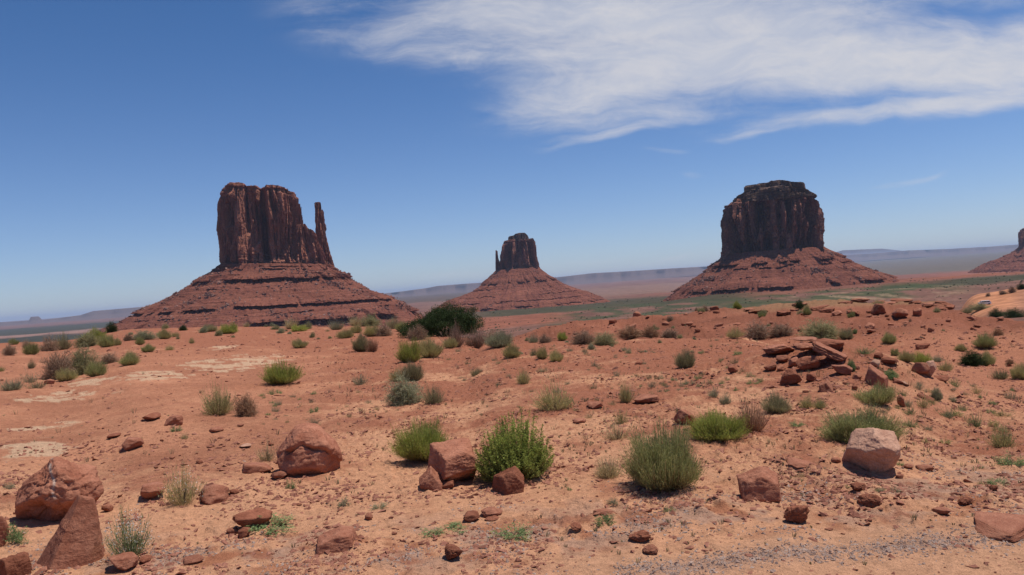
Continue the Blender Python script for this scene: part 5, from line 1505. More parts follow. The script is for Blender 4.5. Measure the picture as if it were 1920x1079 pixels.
BUSHES = [
    # big foreground
    (888, 1042, 772, 903, 'leafy', 'p_leafy', 'tall bright green leafy bush in the centre foreground behind the dark red rock'),
    (1178, 1320, 793, 927, 'broomhi', 'p_green', 'tall feathery green bush standing alone right of centre, the nearest of the feathery ones'),
    (745, 846, 797, 876, 'broomhi', 'p_bright', 'rounded yellow-green bush right behind the squarish boulder'),
    (1535, 1690, 764, 834, 'broomhi', 'p_green', 'long low green bush behind the pale pink boulder'),
    (1290, 1402, 771, 832, 'broomhi', 'p_bright', 'low yellow-green cushion bush right of the feathery bush'),
    (1366, 1450, 748, 816, 'straw', 'p_rust', 'dry brown grassy bush behind the low yellow-green cushion bush'),
    (1430, 1484, 741, 777, 'broom', 'p_olive', 'olive bush right above the dry brown grassy bush'),
    (1496, 1530, 735, 765, 'open', 'p_yellow', 'left one of two small yellow-green bushes above the long low bush'),
    (1524, 1553, 740, 766, 'open', 'p_green', 'right one of two small yellow-green bushes above the long low bush'),
    (1608, 1680, 724, 764, 'broom', 'p_green', 'green bush just below the big tilted block'),
    (1108, 1172, 850, 899, 'open', 'p_tan', 'tan grass clump left of the feathery bush'),
    (1125, 1192, 785, 832, 'sparse', 'p_tan', 'sparse straw-coloured grass above the tan clump'),
    (1145, 1185, 758, 800, 'sparse', 'p_yellow', 'thin pale grass below the slim yellow tuft'),
    (1158, 1190, 716, 762, 'open', 'p_yellow', 'slim upright yellow tuft left of the flat two-layer slab'),
    (1003, 1085, 722, 777, 'open', 'p_yellow', 'wide yellow-green scrub above the leafy green bush'),
    (1032, 1056, 723, 740, 'sparse', 'p_sage', 'grey-green sprig growing on top of the wide yellow-green scrub'),
    (724, 792, 705, 762, 'sage', 'p_sage', 'round grey-green sage dome with dark underside in the middle ground'),
    (727, 765, 684, 716, 'open', 'p_yellow', 'small yellowish clump behind the sage dome on its left'),
    (752, 794, 680, 718, 'broom', 'p_olive', 'olive clump right behind the sage dome'),
    (788, 836, 717, 763, 'open', 'p_olive', 'tan-green open bush right of the sage dome'),
    (496, 562, 682, 726, 'broom', 'p_bright', 'bright green rounded bush alone on the left bedrock'),
    (372, 447, 720, 782, 'open', 'p_yellow', 'yellow-green bush at left beside the rust coloured one'),
    (440, 484, 732, 785, 'twig', 'p_rust', 'rust brown twiggy bush touching the yellow-green bush at left'),
    (476, 528, 818, 868, 'sparse', 'p_tan', 'pale wispy plant left of the cracked boulder'),
    (1850, 1912, 788, 838, 'open', 'p_yellow', 'yellow grass clump near the right edge'),
    (1806, 1850, 768, 806, 'sparse', 'p_weed', 'thin green grass left of the yellow clump near the right edge'),
    (1755, 1800, 764, 790, 'sparse', 'p_weed', 'faint green tuft right of the long low bush'),
    (1680, 1730, 775, 800, 'sparse', 'p_weed', 'faint green tuft touching the right end of the long low bush'),
    (1855, 1900, 762, 786, 'sparse', 'p_yellow', 'faint yellow tuft above the clump near the right edge'),
    (655, 698, 692, 722, 'sparse', 'p_sage', 'grey wispy sprigs left of the sage dome'),
    (880, 902, 688, 707, 'open', 'p_olive', 'tiny dark tuft on open sand right of the olive clump'),
    (966, 998, 684, 719, 'open', 'p_yellow', 'small upright yellow-green tuft in the centre middle ground'),
    (1004, 1030, 680, 698, 'sparse', 'p_tan', 'small tan tuft right of the upright yellow-green tuft'),
    (1268, 1304, 653, 690, 'broom', 'p_olive', 'round olive bush alone on the red slope right of centre'),
    (1031, 1056, 655, 678, 'broom', 'p_yellow', 'rightmost of the row of small round green tufts in the centre'),
    (1006, 1028, 652, 674, 'broom', 'p_yellow', 'second from right in the row of small round green tufts'),
    (992, 1010, 652, 668, 'open', 'p_olive', 'smallest in the row of round green tufts'),
    (943, 978, 647, 673, 'broom', 'p_yellow', 'leftmost and largest of the row of small round green tufts'),
    (1045, 1064, 627, 643, 'broom', 'p_bright', 'small bright green tuft left of the grey-brown scrub'),
    (1070, 1120, 618, 648, 'twigleaf', 'p_brown', 'grey-brown scrub, left of a touching pair'),
    (1113, 1160, 620, 650, 'twigleaf', 'p_olive', 'olive scrub, right of a touching pair'),
    (1160, 1207, 611, 638, 'twig', 'p_rust', 'reddish dead shrub, leftmost of three along the foot of the mound'),
    (1204, 1236, 608, 636, 'twig', 'p_rust', 'reddish dead shrub, middle and tallest of three along the foot of the mound'),
    (1240, 1274, 616, 636, 'twig', 'p_brown', 'reddish dead shrub, rightmost of three along the foot of the mound'),
    (1358, 1396, 614, 637, 'open', 'p_yellow', 'yellow-green bush left of the wide dark dead shrub'),
    (1396, 1446, 604, 640, 'twig', 'p_brown', 'left half of the wide dark dead shrub behind the outcrop'),
    (1440, 1489, 604, 634, 'twig', 'p_brown', 'right half of the wide dark dead shrub behind the outcrop'),
    (1500, 1578, 600, 640, 'twigleaf', 'p_olive', 'wide straw-olive bush directly behind the outcrop'),
    (1574, 1602, 620, 641, 'broom', 'p_olive', 'small green-olive bush right of the wide straw-olive bush'),
    (1598, 1608, 618, 628, 'broom', 'p_weed', 'tiny green tuft below the square slabs on the mound'),
    (1490, 1510, 564, 583, 'twigleaf', 'p_dark', 'dark round shrub on the mound rim'),
    (1505, 1523, 578, 596, 'broom', 'p_green', 'green tuft below the dark round shrub on the mound rim'),
    (1589, 1603, 581, 595, 'broom', 'p_green', 'small green tuft on the mound right of the flat slab'),
    (1653, 1682, 626, 646, 'broom', 'p_green', 'round green tuft alone below the mound'),
    (1826, 1870, 630, 656, 'broom', 'p_green', 'round green bush near the right edge on the pink flat'),
    (1790, 1813, 645, 659, 'broom', 'p_yellow', 'small yellow-green tuft left of the round green bush at right'),
    (1795, 1850, 656, 687, 'sage', 'p_dark', 'dark grey-green shrub on the pink flat at right'),
    (1835, 1866, 660, 687, 'broom', 'p_green', 'bright green end of the dark shrub at right'),
    (1855, 1897, 688, 714, 'open', 'p_olive', 'olive bush near the right edge'),
    (1893, 1936, 686, 714, 'broom', 'p_yellow', 'yellow-green bush cut by the right edge'),
    (1669, 1687, 655, 669, 'broom', 'p_green', 'small green ball left of the bright clump at right'),
    (1683, 1715, 660, 682, 'broom', 'p_yellow', 'pale yellow-green clump in the row of shrubs right of the outcrop'),
    (1705, 1746, 660, 686, 'broom', 'p_bright', 'brightest green clump in the row of shrubs right of the outcrop'),
    (1742, 1771, 662, 678, 'open', 'p_sage', 'greyish clump at the back of the row right of the outcrop'),
    (1755, 1790, 675, 698, 'open', 'p_yellow', 'straw yellow clump at the right end of the row right of the outcrop'),
    (1594, 1645, 646, 668, 'sparse', 'p_weed', 'loose green weeds just behind the outcrop to its right'),
    (1587, 1606, 674, 700, 'leafy', 'p_weed', 'dark leafy weed at the lower end of the long tilted slab'),
    (1655, 1684, 692, 711, 'sage', 'p_weed', 'dark green mat between the big tilted block and the pale slabs'),
    (1678, 1706, 727, 746, 'sparse', 'p_weed', 'grey-green sprigs right of the narrow pink rock'),
    (1744, 1769, 726, 754, 'leafy', 'p_sage', 'grey-green weed at the end of the long dark-edged slab'),
    (1711, 1753, 738, 770, 'sparse', 'p_yellow', 'thin yellow grass below the long dark-edged slab'),
    (1861, 1882, 613, 630, 'twig', 'p_rust', 'small brown shrub on the right slope'),
    (1885, 1902, 668, 682, 'twig', 'p_rust', 'tiny brown tuft near the right edge'),
    (1326, 1350, 731, 752, 'open', 'p_sage', 'left grey-green tuft above the low yellow-green cushion'),
    (1346, 1373, 738, 762, 'open', 'p_sage', 'right grey-green tuft above the low yellow-green cushion'),
    (1375, 1391, 564, 580, 'broom', 'p_bright', 'bright green ball on the crest of the mound'),
    (1421, 1436, 583, 596, 'broom', 'p_green', 'green tuft at the end of a small ledge on the mound'),
    (1316, 1329, 567, 580, 'twigleaf', 'p_brown', 'brownish shrub on the crest left of the dark block'),
    (1302, 1312, 570, 580, 'twigleaf', 'p_brown', 'smaller brownish shrub at the far left of the crest shrubs'),
    (988, 1014, 628, 647, 'open', 'p_sage', 'pale grey-green bush above the row of green tufts, left one'),
    (1010, 1034, 629, 647, 'twigleaf', 'p_brown', 'grey-brown bush above the row of green tufts, right one'),
    # around the dark tree
    (830, 880, 608, 652, 'straw', 'p_brown', 'left part of the tall brown dead grass clump in front of the dark tree'),
    (868, 916, 612, 654, 'straw', 'p_brown', 'right part of the tall brown dead grass clump in front of the dark tree'),
    (914, 962, 625, 655, 'broom', 'p_sage', 'pale blue-grey sage bush right of the tall brown clump'),
    (898, 958, 592, 622, 'twigleaf', 'p_brown', 'brown scrub right of the dark tree on the plateau edge'),
    (764, 800, 608, 640, 'twig', 'p_brown', 'dead twiggy bush at the left foot of the dark tree'),
    (786, 814, 602, 630, 'twig', 'p_rust', 'reddish twiggy bush directly under the dark tree'),
    (746, 793, 640, 681, 'broom', 'p_bright', 'bright green bush in front of the dark tree, nearest one'),
    (786, 830, 634, 672, 'broom', 'p_yellow', 'yellow-green bush adjoining the bright one in front of the dark tree'),
    (832, 858, 636, 656, 'broom', 'p_yellow', 'small yellow tuft before the tall brown clump'),
    (743, 766, 604, 623, 'broom', 'p_green', 'small green ball left of the dark tree'),
    (722, 754, 588, 615, 'straw', 'p_olive', 'straw-topped olive bush left behind the dark tree'),
    (702, 736, 606, 633, 'twig', 'p_brown', 'brown dead bush left of the small green ball'),
    (674, 716, 592, 614, 'sage', 'p_olive', 'dark olive rounded bush on the plateau edge'),
    (652, 684, 588, 611, 'straw', 'p_tan', 'tan bush behind the dark olive rounded one'),
    (683, 713, 612, 634, 'broom', 'p_yellow', 'yellow-green clump above the rusty tuft'),
    (661, 695, 632, 662, 'broom', 'p_olive', 'olive clump, left part of the rusty tuft'),
    (684, 712, 630, 662, 'straw', 'p_rust', 'rusty tuft left of the bright green bush'),
    (633, 663, 618, 636, 'broom', 'p_yellow', 'yellow-green low bush near the plateau edge, left of a pair'),
    (657, 679, 611, 628, 'broom', 'p_yellow', 'yellow-green low bush near the plateau edge, right of a pair'),
    (615, 647, 599, 621, 'straw', 'p_sage', 'pale grey-green bush under the right slope of the big butte'),
    (548, 577, 636, 654, 'broom', 'p_yellow', 'small yellow-green bush on the red flat below the big butte'),
    (531, 561, 595, 619, 'straw', 'p_tan', 'tan bush at the foot of the big butte, middle'),
    (544, 577, 611, 624, 'broom', 'p_bright', 'low green bush in front of the tan bush at the butte foot'),
    (571, 586, 604, 619, 'twigleaf', 'p_olive', 'small olive tuft right of the tan bush at the butte foot'),
    (411, 449, 609, 628, 'broom', 'p_bright', 'bright green bush under the left of the big butte'),
    (455, 470, 604, 615, 'open', 'p_tan', 'tiny tan tuft right of the bright green bush under the butte'),
    (372, 410, 612, 625, 'broom', 'p_olive', 'low olive mat left of the bright green bush under the butte'),
    (335, 352, 611, 622, 'sage', 'p_dark', 'dark little shrub under the left slope of the big butte'),
    (296, 322, 619, 637, 'broom', 'p_yellow', 'yellow-green tuft right of the grey sage mound'),
    (318, 340, 622, 634, 'open', 'p_yellow', 'faint yellow tuft farther right of the grey sage mound'),
    (248, 294, 619, 639, 'sage', 'p_sage', 'grey sage mound at left on the plateau edge'),
    (232, 250, 625, 641, 'sage', 'p_brown', 'brown-grey shrub left of the grey sage mound'),
    (254, 272, 634, 649, 'broom', 'p_green', 'green tuft just below the grey sage mound'),
    (264, 292, 649, 663, 'broom', 'p_green', 'flat green tuft on the red flat at left'),
    (307, 329, 646, 658, 'open', 'p_yellow', 'pale tuft right of the flat green tuft'),
    (353, 367, 633, 646, 'open', 'p_yellow', 'little lone tuft on the red flat below the butte'),
    (224, 262, 663, 689, 'broom', 'p_green', 'rounded green bush right of the large brown scrub'),
    (160, 202, 681, 708, 'broom', 'p_green', 'green bush below the large brown scrub, right one'),
    (103, 146, 693, 717, 'broom', 'p_yellow', 'green bush below the large brown scrub, left one'),
    (76, 138, 655, 714, 'twigleaf', 'p_brown', 'left bush of the large brown scrub thicket'),
    (124, 192, 648, 704, 'twigleaf', 'p_olive', 'middle bush of the large brown scrub thicket'),
    (185, 224, 660, 683, 'twig', 'p_brown', 'small dark end bush of the large brown scrub thicket'),
    (74, 112, 630, 660, 'twigleaf', 'p_brown', 'dark brown bush at the back left of the thicket'),
    (96, 142, 626, 658, 'straw', 'p_olive', 'tall olive grass bush behind the thicket'),
    (138, 192, 622, 652, 'twigleaf', 'p_olive', 'olive-brown bush behind the thicket to the right'),
    (160, 200, 620, 642, 'broom', 'p_bright', 'green-topped bush at the plateau edge, far left'),
    (184, 219, 629, 652, 'broom', 'p_green', 'green bush right end of the plateau-edge thicket'),
    (214, 228, 634, 649, 'broom', 'p_yellow', 'tiny yellow tuft right of the plateau-edge thicket'),
    (198, 222, 604, 624, 'sage', 'p_dark', 'dark green shrub at the very edge, left of the butte foot'),
    (45, 74, 643, 667, 'broom', 'p_green', 'round green bush at far left'),
    (4, 31, 645, 669, 'twig', 'p_brown', 'brown bush at the left edge'),
    (40, 62, 638, 655, 'twigleaf', 'p_brown', 'brownish bush behind the round green bush at far left'),
    (16, 36, 636, 648, 'broom', 'p_green', 'flat green tuft at the left edge of the plateau'),
    (50, 68, 674, 693, 'open', 'p_olive', 'small olive tuft left of the thicket'),
    (-10, 11, 684, 698, 'open', 'p_green', 'tuft cut by the left edge'),
    (36, 78, 690, 720, 'sparse', 'p_sage', 'pale grass on the left of the thicket foot'),
    (-5, 50, 706, 734, 'open', 'p_sage', 'grey grass patch at the left edge below the thicket'),
    (40, 96, 704, 730, 'sparse', 'p_olive', 'olive grass patch below the thicket'),
    (1574, 1597, 541, 557, 'twigleaf', 'p_brown', 'lone dark shrub just beyond the mound against the green valley'),
    (1634, 1660, 556, 568, 'open', 'p_tan', 'tan tuft on the mound skyline'),
    (318, 344, 793, 813, 'creep', 'p_weed', 'bright green sprig before the triangular slab on the left'),
    (336, 357, 804, 824, 'sparse', 'p_weed', 'pale sprig next to the bright green sprig on the left'),
]
for b in BUSHES:
    x0, x1, yt, yb, kd, mt, lab = b
    small = (x1 - x0) < 26
    bush(x0, x1, yt, yb, kd, mt, lab, 'grass' if 'grass' in lab else 'bush', wood=not small, far='beyond the mound' in lab)

bush(300, 388, 872, 952, 'flower', 'p_yellow', 'loose pale green plant with tiny white flowers between two flat slabs', 'plant', 'flowering_plant')
bush(195, 296, 962, 1058, 'flower', 'p_weed', 'white flowering plant beside the pointed wedge boulder', 'plant', 'flowering_plant')
for x0, x1, yt, yb, lab in [
    (-12, 62, 960, 1024, 'creeping green weed at the left edge beside the veined boulder'),
    (445, 565, 958, 1006, 'creeping green plant sprawling over the low dark rock'),
    (925, 1008, 973, 1016, 'spiky green weed in the centre foreground'),
    (785, 885, 980, 1006, 'thin trailing weed left of the spiky green weed'),
    (1112, 1156, 954, 986, 'small green weed beside the thin sliver of rock'),
    (1243, 1270, 944, 968, 'single upright sprig right of the small green weed'),
    (694, 732, 933, 958, 'pale green rosette on sand below the cracked boulder'),
    (632, 662, 928, 958, 'small dark sprig left of the pale rosette'),
    (535, 556, 890, 924, 'thin green sprig below the small wedge at the cracked boulder'),
    (1138, 1162, 930, 950, 'small whitish-green plant right foreground of the tan clump'),
    (1866, 1930, 838, 880, 'green creeping mat at the right edge'),
    (1844, 1896, 902, 920, 'small green mat on the gravel near the right edge'),
    (1640, 1664, 905, 925, 'sprig on the gravel bank below the pale boulder, left one'),
    (1668, 1690, 902, 922, 'sprig on the gravel bank below the pale boulder, right one'),
    (1478, 1510, 780, 802, 'green sprig left of the long low bush'),
    (1058, 1074, 905, 920, 'tiny green sprig right of the dark red rock'),
    (0, 34, 895, 918, 'dull green weed left of the veined boulder'),
    (1360, 1400, 555, 566, 'low grey scrub just beyond the mound crest'),
    ]:
    bush(x0, x1, yt, yb, 'creep', 'p_weed' if 'whitish' not in lab and 'pale' not in lab and 'dull' not in lab else 'p_sage', lab, 'weed', 'creeping_weed', wood=False)

# small sprigs scattered in patches: individuals with shared labels per patch
SPRIGS = [
    ((490, 595, 735, 800), 22, (10, 26), ('sparse', 'creep'), ('p_sage', 'p_weed'), 'one of the little grey-green sprigs on the sand right of the rust bush', 'sprigs right of the rust bush'),
    ((840, 960, 655, 735), 18, (8, 20), ('sparse',), ('p_olive', 'p_sage'), 'one of the little dry tufts on the sand right of the sage dome', 'tufts right of the sage dome'),
    ((1060, 1260, 660, 730), 40, (8, 20), ('sparse',), ('p_olive', 'p_sage', 'p_tan'), 'one of the little dry tufts on the slope left of the round olive bush', 'tufts left of the olive bush'),
    ((1200, 1300, 705, 742), 16, (10, 24), ('creep', 'sparse'), ('p_weed', 'p_sage'), 'one of the green sprigs in the line below the round olive bush', 'sprigs below the olive bush'),
    ((1300, 1430, 660, 740), 30, (8, 22), ('sparse', 'creep'), ('p_weed', 'p_olive'), 'one of the small tufts between the round olive bush and the outcrop', 'tufts left of the outcrop'),
    ((1640, 1910, 725, 840), 46, (12, 34), ('sparse', 'sparse', 'creep'), ('p_weed', 'p_yellow', 'p_sage'), 'one of the thin grass tufts on the sand at right', 'thin grass on the right'),
    ((590, 760, 740, 820), 14, (8, 22), ('sparse',), ('p_sage', 'p_tan'), 'one of the tiny tufts on the bare sand behind the cracked boulder', 'tufts behind the cracked boulder'),
    ((860, 1240, 735, 790), 18, (8, 22), ('sparse',), ('p_tan', 'p_olive'), 'one of the tiny tufts around the yellow-green scrub', 'tufts around the yellow scrub'),
    ((1400, 1900, 850, 930), 24, (10, 22), ('sparse', 'creep'), ('p_weed', 'p_tan'), 'one of the tiny weeds on the sand around the pale boulder', 'weeds around the pale boulder'),
    ((1050, 1780, 582, 640), 26, (8, 16), ('sparse', 'twigleaf'), ('p_olive', 'p_brown'), 'one of the tiny shrubs dotting the red mound', 'tiny shrubs on the mound'),
    ((960, 1440, 636, 668), 24, (8, 18), ('sparse', 'twigleaf'), ('p_olive', 'p_sage'), 'one of the tiny scrubs along the foot of the mound', 'scrubs at the foot of the mound'),
    ((230, 640, 612, 640), 18, (8, 18), ('open', 'twigleaf'), ('p_olive', 'p_sage'), 'one of the tiny shrubs along the plateau edge below the big butte', 'tiny shrubs on the plateau edge'),
]
for (x0, x1, y0, y1), n, (s0, s1), kds, mts, lab, grp in SPRIGS:
    for k in range(n):
        px, py = rb.uniform(x0, x1), rb.uniform(y0, y1)
        w = s0 + (s1 - s0) * rb.random() ** 1.7
        if hit(px, py)[2] > 70:
            continue
        bush(px - w / 2, px + w / 2, py - w * rb.uniform(.55, .95), py, rb.choice(kds), rb.choice(mts), lab, 'tuft', 'weed_tuft', wood=False, group=grp)

# tiny dry blades all over the open sand (uncountable)
def dry_cover():
    rng = np.random.RandomState(404)
    def dn(px, py, x, y):
        n = fbm(x * 0.8, y * 0.8, 71.0, 3)
        left = (1 - sstep(480, 700, px))
        return np.clip((0.15 + sstep(0.0, 0.5, n)) * (1 - 0.88 * left) * (1 - 0.85 * sstep(820, 940, py)) * (1 - .6 * sstep(1700, 1800, px) * (py < 740)), 0, 1)
    P, px, py, r = scatter_ground(5200, 0, 1920, 625, 1060, dn, rng)
    n = len(P); k = 7
    h = (0.02 + 0.06 * rng.rand(n) ** 2) * np.clip(r / 13, 0.45, 1.3)
    i = np.repeat(np.arange(n), k)
    a = rng.rand(n * k) * 6.28; sp = rng.rand(n * k)
    base = P[i] + np.stack([np.cos(a), np.sin(a), 0 * a], -1) * (h[i] * 0.25)[:, None]
    tipp = base + np.stack([np.cos(a) * sp * .7, np.sin(a) * sp * .7, np.ones(n * k)], -1) * h[i][:, None]
    V, Fq, tip, kk = ribbons(base - [0, 0, .01], (base + tipp) / 2 + [0, 0, .004], tipp, 0.006, 0.003, rng, 2)
    me = mesh_np('dry_grass', V, Fq, True, {'tip': tip, 'rnd': np.repeat(rng.rand(n)[i], kk)})
    tag(link('dry_grass', me, M['p_olive']), 'thin dry blades and seedlings sprinkled over the sand', kind='stuff')


dry_cover()

# ------------------------------------------------------------------ the dark tree
def dark_tree():
    x0, x1, yt, yb = 756, 900, 560, 620
    gx, gy, r = hit_near(830, 622)
    rc = r + 0.6; az = math.atan2(gx, gy)
    w = (x1 - x0) / F * rc
    h_ = (yb - yt) / F * rc * 0.80
    x, y = rc * math.sin(az), rc * math.cos(az)
    z = float(height(np.array([x]), np.array([y]))[0])
    root = bpy.data.objects.new('desert_tree', None); COL.objects.link(root)
    root.location = (x, y, z); root.rotation_euler = (0, 0, -az)
    tag(root, 'dark green spreading low tree on the plateau edge, left of centre', 'tree')
    rng = np.random.RandomState(4)
    # limbs
    Vs, Fs = [], []; off = 0
    tips = []
    for k in range(26):
        a = rng.rand() * 6.28; e = 0.25 + 0.65 * rng.rand()
        L_ = 0.5 + 0.4 * rng.rand()
        q = np.array([math.cos(a) * L_ * w * .48 * math.cos(e * 1.2), math.sin(a) * L_ * w * .30, h_ * 0.85 * math.sin(e * 1.4) * L_ + 0.1])
        p0 = np.array([0.12 * math.cos(a), 0.12 * math.sin(a), -0.05]); p1 = p0 * .5 + q * .45 + [0, 0, -.05] + rng.normal(size=3) * .06
        tips.append(q)
        for j, (c, rr) in enumerate(((p0, .06), (p1, .035), (q, .012))):
            for m in range(6):
                Vs.append(c + [rr * math.cos(m * 1.047), rr * math.sin(m * 1.047), rr * .2 * math.sin(m)])
        for j in range(2):
            for m in range(6):
                Fs.append([off + j * 6 + m, off + j * 6 + (m + 1) % 6, off + j * 6 + 6 + (m + 1) % 6, off + j * 6 + 6 + m])
        off += 18
    link('trunk', mesh_np('trunk', np.array(Vs), np.array(Fs), True), M['trunk'], root)
    # leaf clumps through the crown
    nc = 420
    d = dome_dirs(nc, rng, 1.0, 0.0)
    # skyline of the photo: asymmetrical lump
    rad_ = lumpy(d, 3.3, .28) * (0.45 + 0.55 * rng.rand(nc) ** 0.5)
    P = d * rad_[:, None] * [w * .5, w * .36, h_ * 0.98]
    P[:, 2] *= 1.0 - 0.28 * np.clip(-P[:, 0] / w, -.5, .5) * 1.2 + 0.0
    P[:, 2] = P[:, 2] + 0.10
    cs = 0.12 + 0.12 * rng.rand(nc)
    per = 130
    i = np.repeat(np.arange(nc), per); m = nc * per
    g = rng.normal(size=(m, 3)); g = g / np.linalg.norm(g, axis=1)[:, None] * (rng.rand(m) ** 0.45)[:, None]
    Q = P[i] + g * cs[i][:, None] * [1.25, 1.1, .85]
    Q = Q[Q[:, 2] > 0.04]; m = len(Q)
    V, Fq = leaves(Q, rng.normal(size=(m, 3)) + [0, 0, .3], 0.045 * (.6 + .8 * rng.rand(m)), 0.022 * (.7 + .6 * rng.rand(m)), rng)
    # stray shoots on the skyline
    ns = 90
    d2 = dome_dirs(ns, rng, 1.4, .35); S0 = d2 * [w * .42, w * .3, h_ * .85]; S2 = S0 + d2 * (0.12 + .28 * rng.rand(ns))[:, None] + rng.normal(size=(ns, 3)) * .04
    V3, F3, t3, k3 = ribbons(S0, (S0 + S2) / 2, S2, 0.012, 0.006, rng)
    j = np.repeat(np.arange(ns), 16); tt = rng.rand(len(j))[:, None]
    V4, F4 = leaves(S0[j] * (1 - tt) + S2[j] * tt, rng.normal(size=(len(j), 3)) + [0, 0, .6], np.full(len(j), .05), np.full(len(j), .02), rng)
    VV = np.concatenate([V, V3, V4])
    FF = np.concatenate([Fq, F3 + len(V), F4 + len(V) + len(V3)])
    link('crown', mesh_np('crown', VV, FF, True, {'tip': np.ones(len(VV)), 'rnd': rng.rand(len(VV) // 2 + 1).repeat(2)[:len(VV)]}), M['p_dark'], root)


dark_tree()


# ------------------------------------------------------------------ scrub far out in the valley (uncountable)
def valley_scrub():
    rng = np.random.RandomState(31)
    n = 14000
    az = rng.uniform(rad(-36), rad(36), n)
    r = np.exp(rng.uniform(math.log(380), math.log(3600), n))
    x, y = r * np.sin(az), r * np.cos(az)
    z = height(x, y)
    px, py = project(x, y, z); dd = py - (605 - 0.0715 * px)
    d = 0.10 + 0.9 * sstep(-0.15, 0.25, fbm(x / 120, y / 260, 8.0, 3))
    gb = np.where(px < 330, 1.0, np.where(px > 1600, ((dd > 46) & (dd < 66)) * .9 + .25, 0.6))
    red = (px > 1780) & (r < 520)
    keep = (rng.rand(n) < d * gb) & ~red
    x, y, z, r = x[keep], y[keep], z[keep], r[keep]
    m = len(x)
    size = (0.9 + 2.2 * rng.rand(m) ** 2.5) * (0.7 + r / 2600)
    D, Fc = ICO[2]
    k = len(D)
    v = D[None] * (1 + 0.30 * rng.normal(size=(m, k, 1))) * size[:, None, None] * .5 * [1, 1, .62]
    v = v + np.stack([x, y, z + size * .12], -1)[:, None]
    f = Fc[None] + (np.arange(m) * k)[:, None, None]
    me = mesh_np('valley_scrub', v.reshape(-1, 3), f.reshape(-1, 3), False, {'tip': np.ones(m * k), 'rnd': np.repeat(rng.rand(m), k)})
    tag(link('valley_scrub', me, M['p_scrub']), 'countless dark desert shrubs dotting the valley floor', kind='stuff')


M['p_scrub'] = mat_plant('far_scrub', (0.08, 0.08, 0.04), (0.075, 0.080, 0.042), (0.13, 0.13, 0.07), 0.0, 0.8)
valley_scrub()

# shrubs around the dune and the track on the right
for x0, x1, yt, yb, kd, mt, lab in [
    (1815, 1858, 568, 584, 'twigleaf', 'p_olive', 'dark bush in front of the white vehicle'),
    (1852, 1885, 578, 596, 'twigleaf', 'p_dark', 'dark green bush right of the vehicle, left of the pair by the right edge'),
    (1880, 1925, 580, 598, 'twigleaf', 'p_dark', 'dark green bush cut by the right edge beyond the mound'),
    (1800, 1828, 576, 590, 'open', 'p_olive', 'grassy bush left in front of the vehicle'),
    (1872, 1890, 548, 556, 'twigleaf', 'p_brown', 'low brown bush on the orange dune'),
    (1890, 1906, 540, 553, 'twigleaf', 'p_brown', 'brown bush on the reddish bank at the right edge'),
    (1848, 1858, 553, 560, 'twigleaf', 'p_brown', 'tiny bush in the middle of the orange dune'),
    (1905, 1925, 534, 546, 'twigleaf', 'p_dark', 'dark bush on top of the reddish bank at the right edge'),
    ]:
    bush(x0, x1, yt, yb, kd, mt, lab, 'bush', wood=False, far=True)


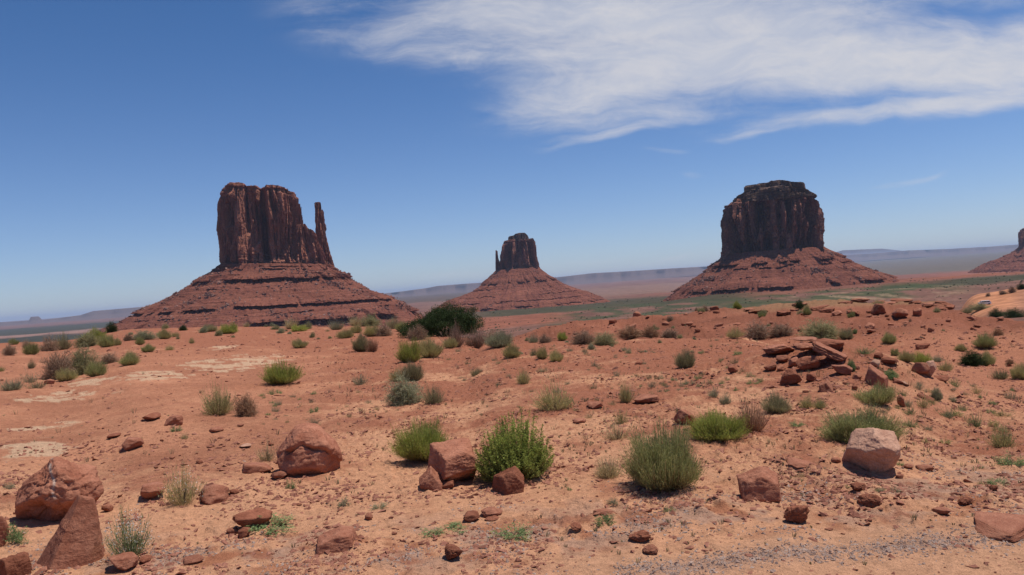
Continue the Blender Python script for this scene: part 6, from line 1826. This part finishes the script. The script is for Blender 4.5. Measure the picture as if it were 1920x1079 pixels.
# ------------------------------------------------------------------ the white vehicle by the dune
def vehicle():
    gx, gy, r = hit(1846, 571)
    z = float(height(np.array([gx]), np.array([gy]))[0])
    root = bpy.data.objects.new('parked_van', None); COL.objects.link(root)
    root.location = (gx, gy, z + 0.02); root.rotation_euler = (0, 0, -math.atan2(gx, gy) + 0.25)
    s = (18 / F * r) / 4.6
    root.scale = (s, s, s)
    tag(root, 'white car parked beside the orange dune far off at right', 'car')
    white = mat_flat('white_car_paint', (0.82, 0.81, 0.80), 0.5, 0.4)
    glass = mat_flat('dark_car_glass', (0.03, 0.032, 0.038), 0.45, 0.3)
    tyre = mat_flat('tyre_rubber', (0.025, 0.025, 0.025), 0.85, 0.2)
    lamp = mat_flat('car_lamp', (0.6, 0.55, 0.5), 0.2, 0.6)
    # body: side outline extruded across, narrowing to the roof
    prof = [(-2.3, .35), (-2.3, .95), (-1.75, 1.05), (-1.2, 1.75), (1.75, 1.78), (2.15, 1.1), (2.3, .95), (2.3, .35)]
    bm = bmesh.new()
    rows = []
    for sgn, k in ((-1, 0), (1, 0)):
        rows.append([bm.verts.new((x, sgn * (0.92 if zz < 1.2 else 0.76), zz)) for x, zz in prof])
    for i in range(len(prof)):
        j = (i + 1) % len(prof)
        bm.faces.new((rows[0][i], rows[0][j], rows[1][j], rows[1][i]))
    bm.faces.new(rows[0][::-1]); bm.faces.new(rows[1])
    bmesh.ops.bevel(bm, geom=list(bm.edges), offset=.06, segments=2, affect='EDGES')
    me = bpy.data.meshes.new('body'); bm.to_mesh(me); bm.free(); body = link('body', me, white, root)
    def pane(pts, nm='window'):
        V = np.array(pts, float)
        V2 = V.copy()
        c = V.mean(0); nrm = np.cross(V[1] - V[0], V[2] - V[0]); nrm /= np.linalg.norm(nrm)
        if nrm @ (c - np.array([0, 0, 1.0])) < 0: nrm = -nrm
        V = V + nrm * .012; V2 = V - nrm * .03
        n = len(V)
        Fs = [list(range(n)), list(range(n, 2 * n))[::-1]]
        me = bpy.data.meshes.new(nm); me.from_pydata([tuple(q) for q in np.concatenate([V, V2])], [], Fs + [[i, (i + 1) % n, n + (i + 1) % n, n + i] for i in range(n)])
        return link(nm, me, glass, root)
    def sy(z): return 0.92 if z < 1.12 else 0.92 - (z - 1.12) / .65 * .16
    for sg in (-1, 1):
        for xa, xb, xc_, xd in ((-1.45, -.45, -.45, -1.08), (-.35, .6, .6, -.35), (.7, 1.85, 1.62, .7)):
            pane([(xa, sg * .915, 1.16), (xb, sg * .915, 1.16), (xc_, sg * .80, 1.62), (xd, sg * .80, 1.62)])
    pane([(-1.71, -.75, 1.14), (-1.71, .75, 1.14), (-1.27, .68, 1.66), (-1.27, -.68, 1.66)], 'windscreen')
    for sx_ in (-1.45, 1.45):
        for sg in (-1, 1):
            bm = bmesh.new(); bmesh.ops.create_cone(bm, cap_ends=True, segments=20, radius1=.36, radius2=.36, depth=.24)
            bmesh.ops.rotate(bm, verts=bm.verts, matrix=Matrix.Rotation(rad(90), 3, 'X')); bmesh.ops.translate(bm, verts=bm.verts, vec=(sx_, sg * .83, .36))
            me = bpy.data.meshes.new('wheel'); bm.to_mesh(me); bm.free(); link('wheel', me, tyre, root)
    for sg in (-1, 1):
        bm = bmesh.new(); bmesh.ops.create_cube(bm, size=1); bmesh.ops.scale(bm, verts=bm.verts, vec=(.06, .3, .16)); bmesh.ops.translate(bm, verts=bm.verts, vec=(-2.3, sg * .65, .8))
        bmesh.ops.bevel(bm, geom=list(bm.edges), offset=.02, segments=2, affect='EDGES')
        me = bpy.data.meshes.new('headlight'); bm.to_mesh(me); bm.free(); link('headlight', me, lamp, root)


vehicle()

# ------------------------------------------------------------------ haze
HAZE = 2.3e-5
if HAZE:
    bm = bmesh.new(); bmesh.ops.create_cube(bm, size=1)
    bmesh.ops.scale(bm, verts=bm.verts, vec=(200000, 160000, 620))
    bmesh.ops.translate(bm, verts=bm.verts, vec=(0, 0, 310 - 220))
    me = bpy.data.meshes.new('haze'); bm.to_mesh(me); bm.free()
    hm = bpy.data.materials.new('haze_air'); hm.use_nodes = True
    hm.node_tree.nodes.clear()
    H = NT(hm.node_tree)
    pv = H.n('ShaderNodeVolumePrincipled'); pv.inputs['Color'].default_value = (0.55, 0.72, 1.0, 1); pv.inputs['Density'].default_value = HAZE; pv.inputs['Anisotropy'].default_value = 0.1
    ou = H.n('ShaderNodeOutputMaterial'); hm.node_tree.links.new(pv.outputs[0], ou.inputs['Volume'])
    tag(link('haze', me, hm), 'blue desert air veiling the far mesas', kind='stuff')
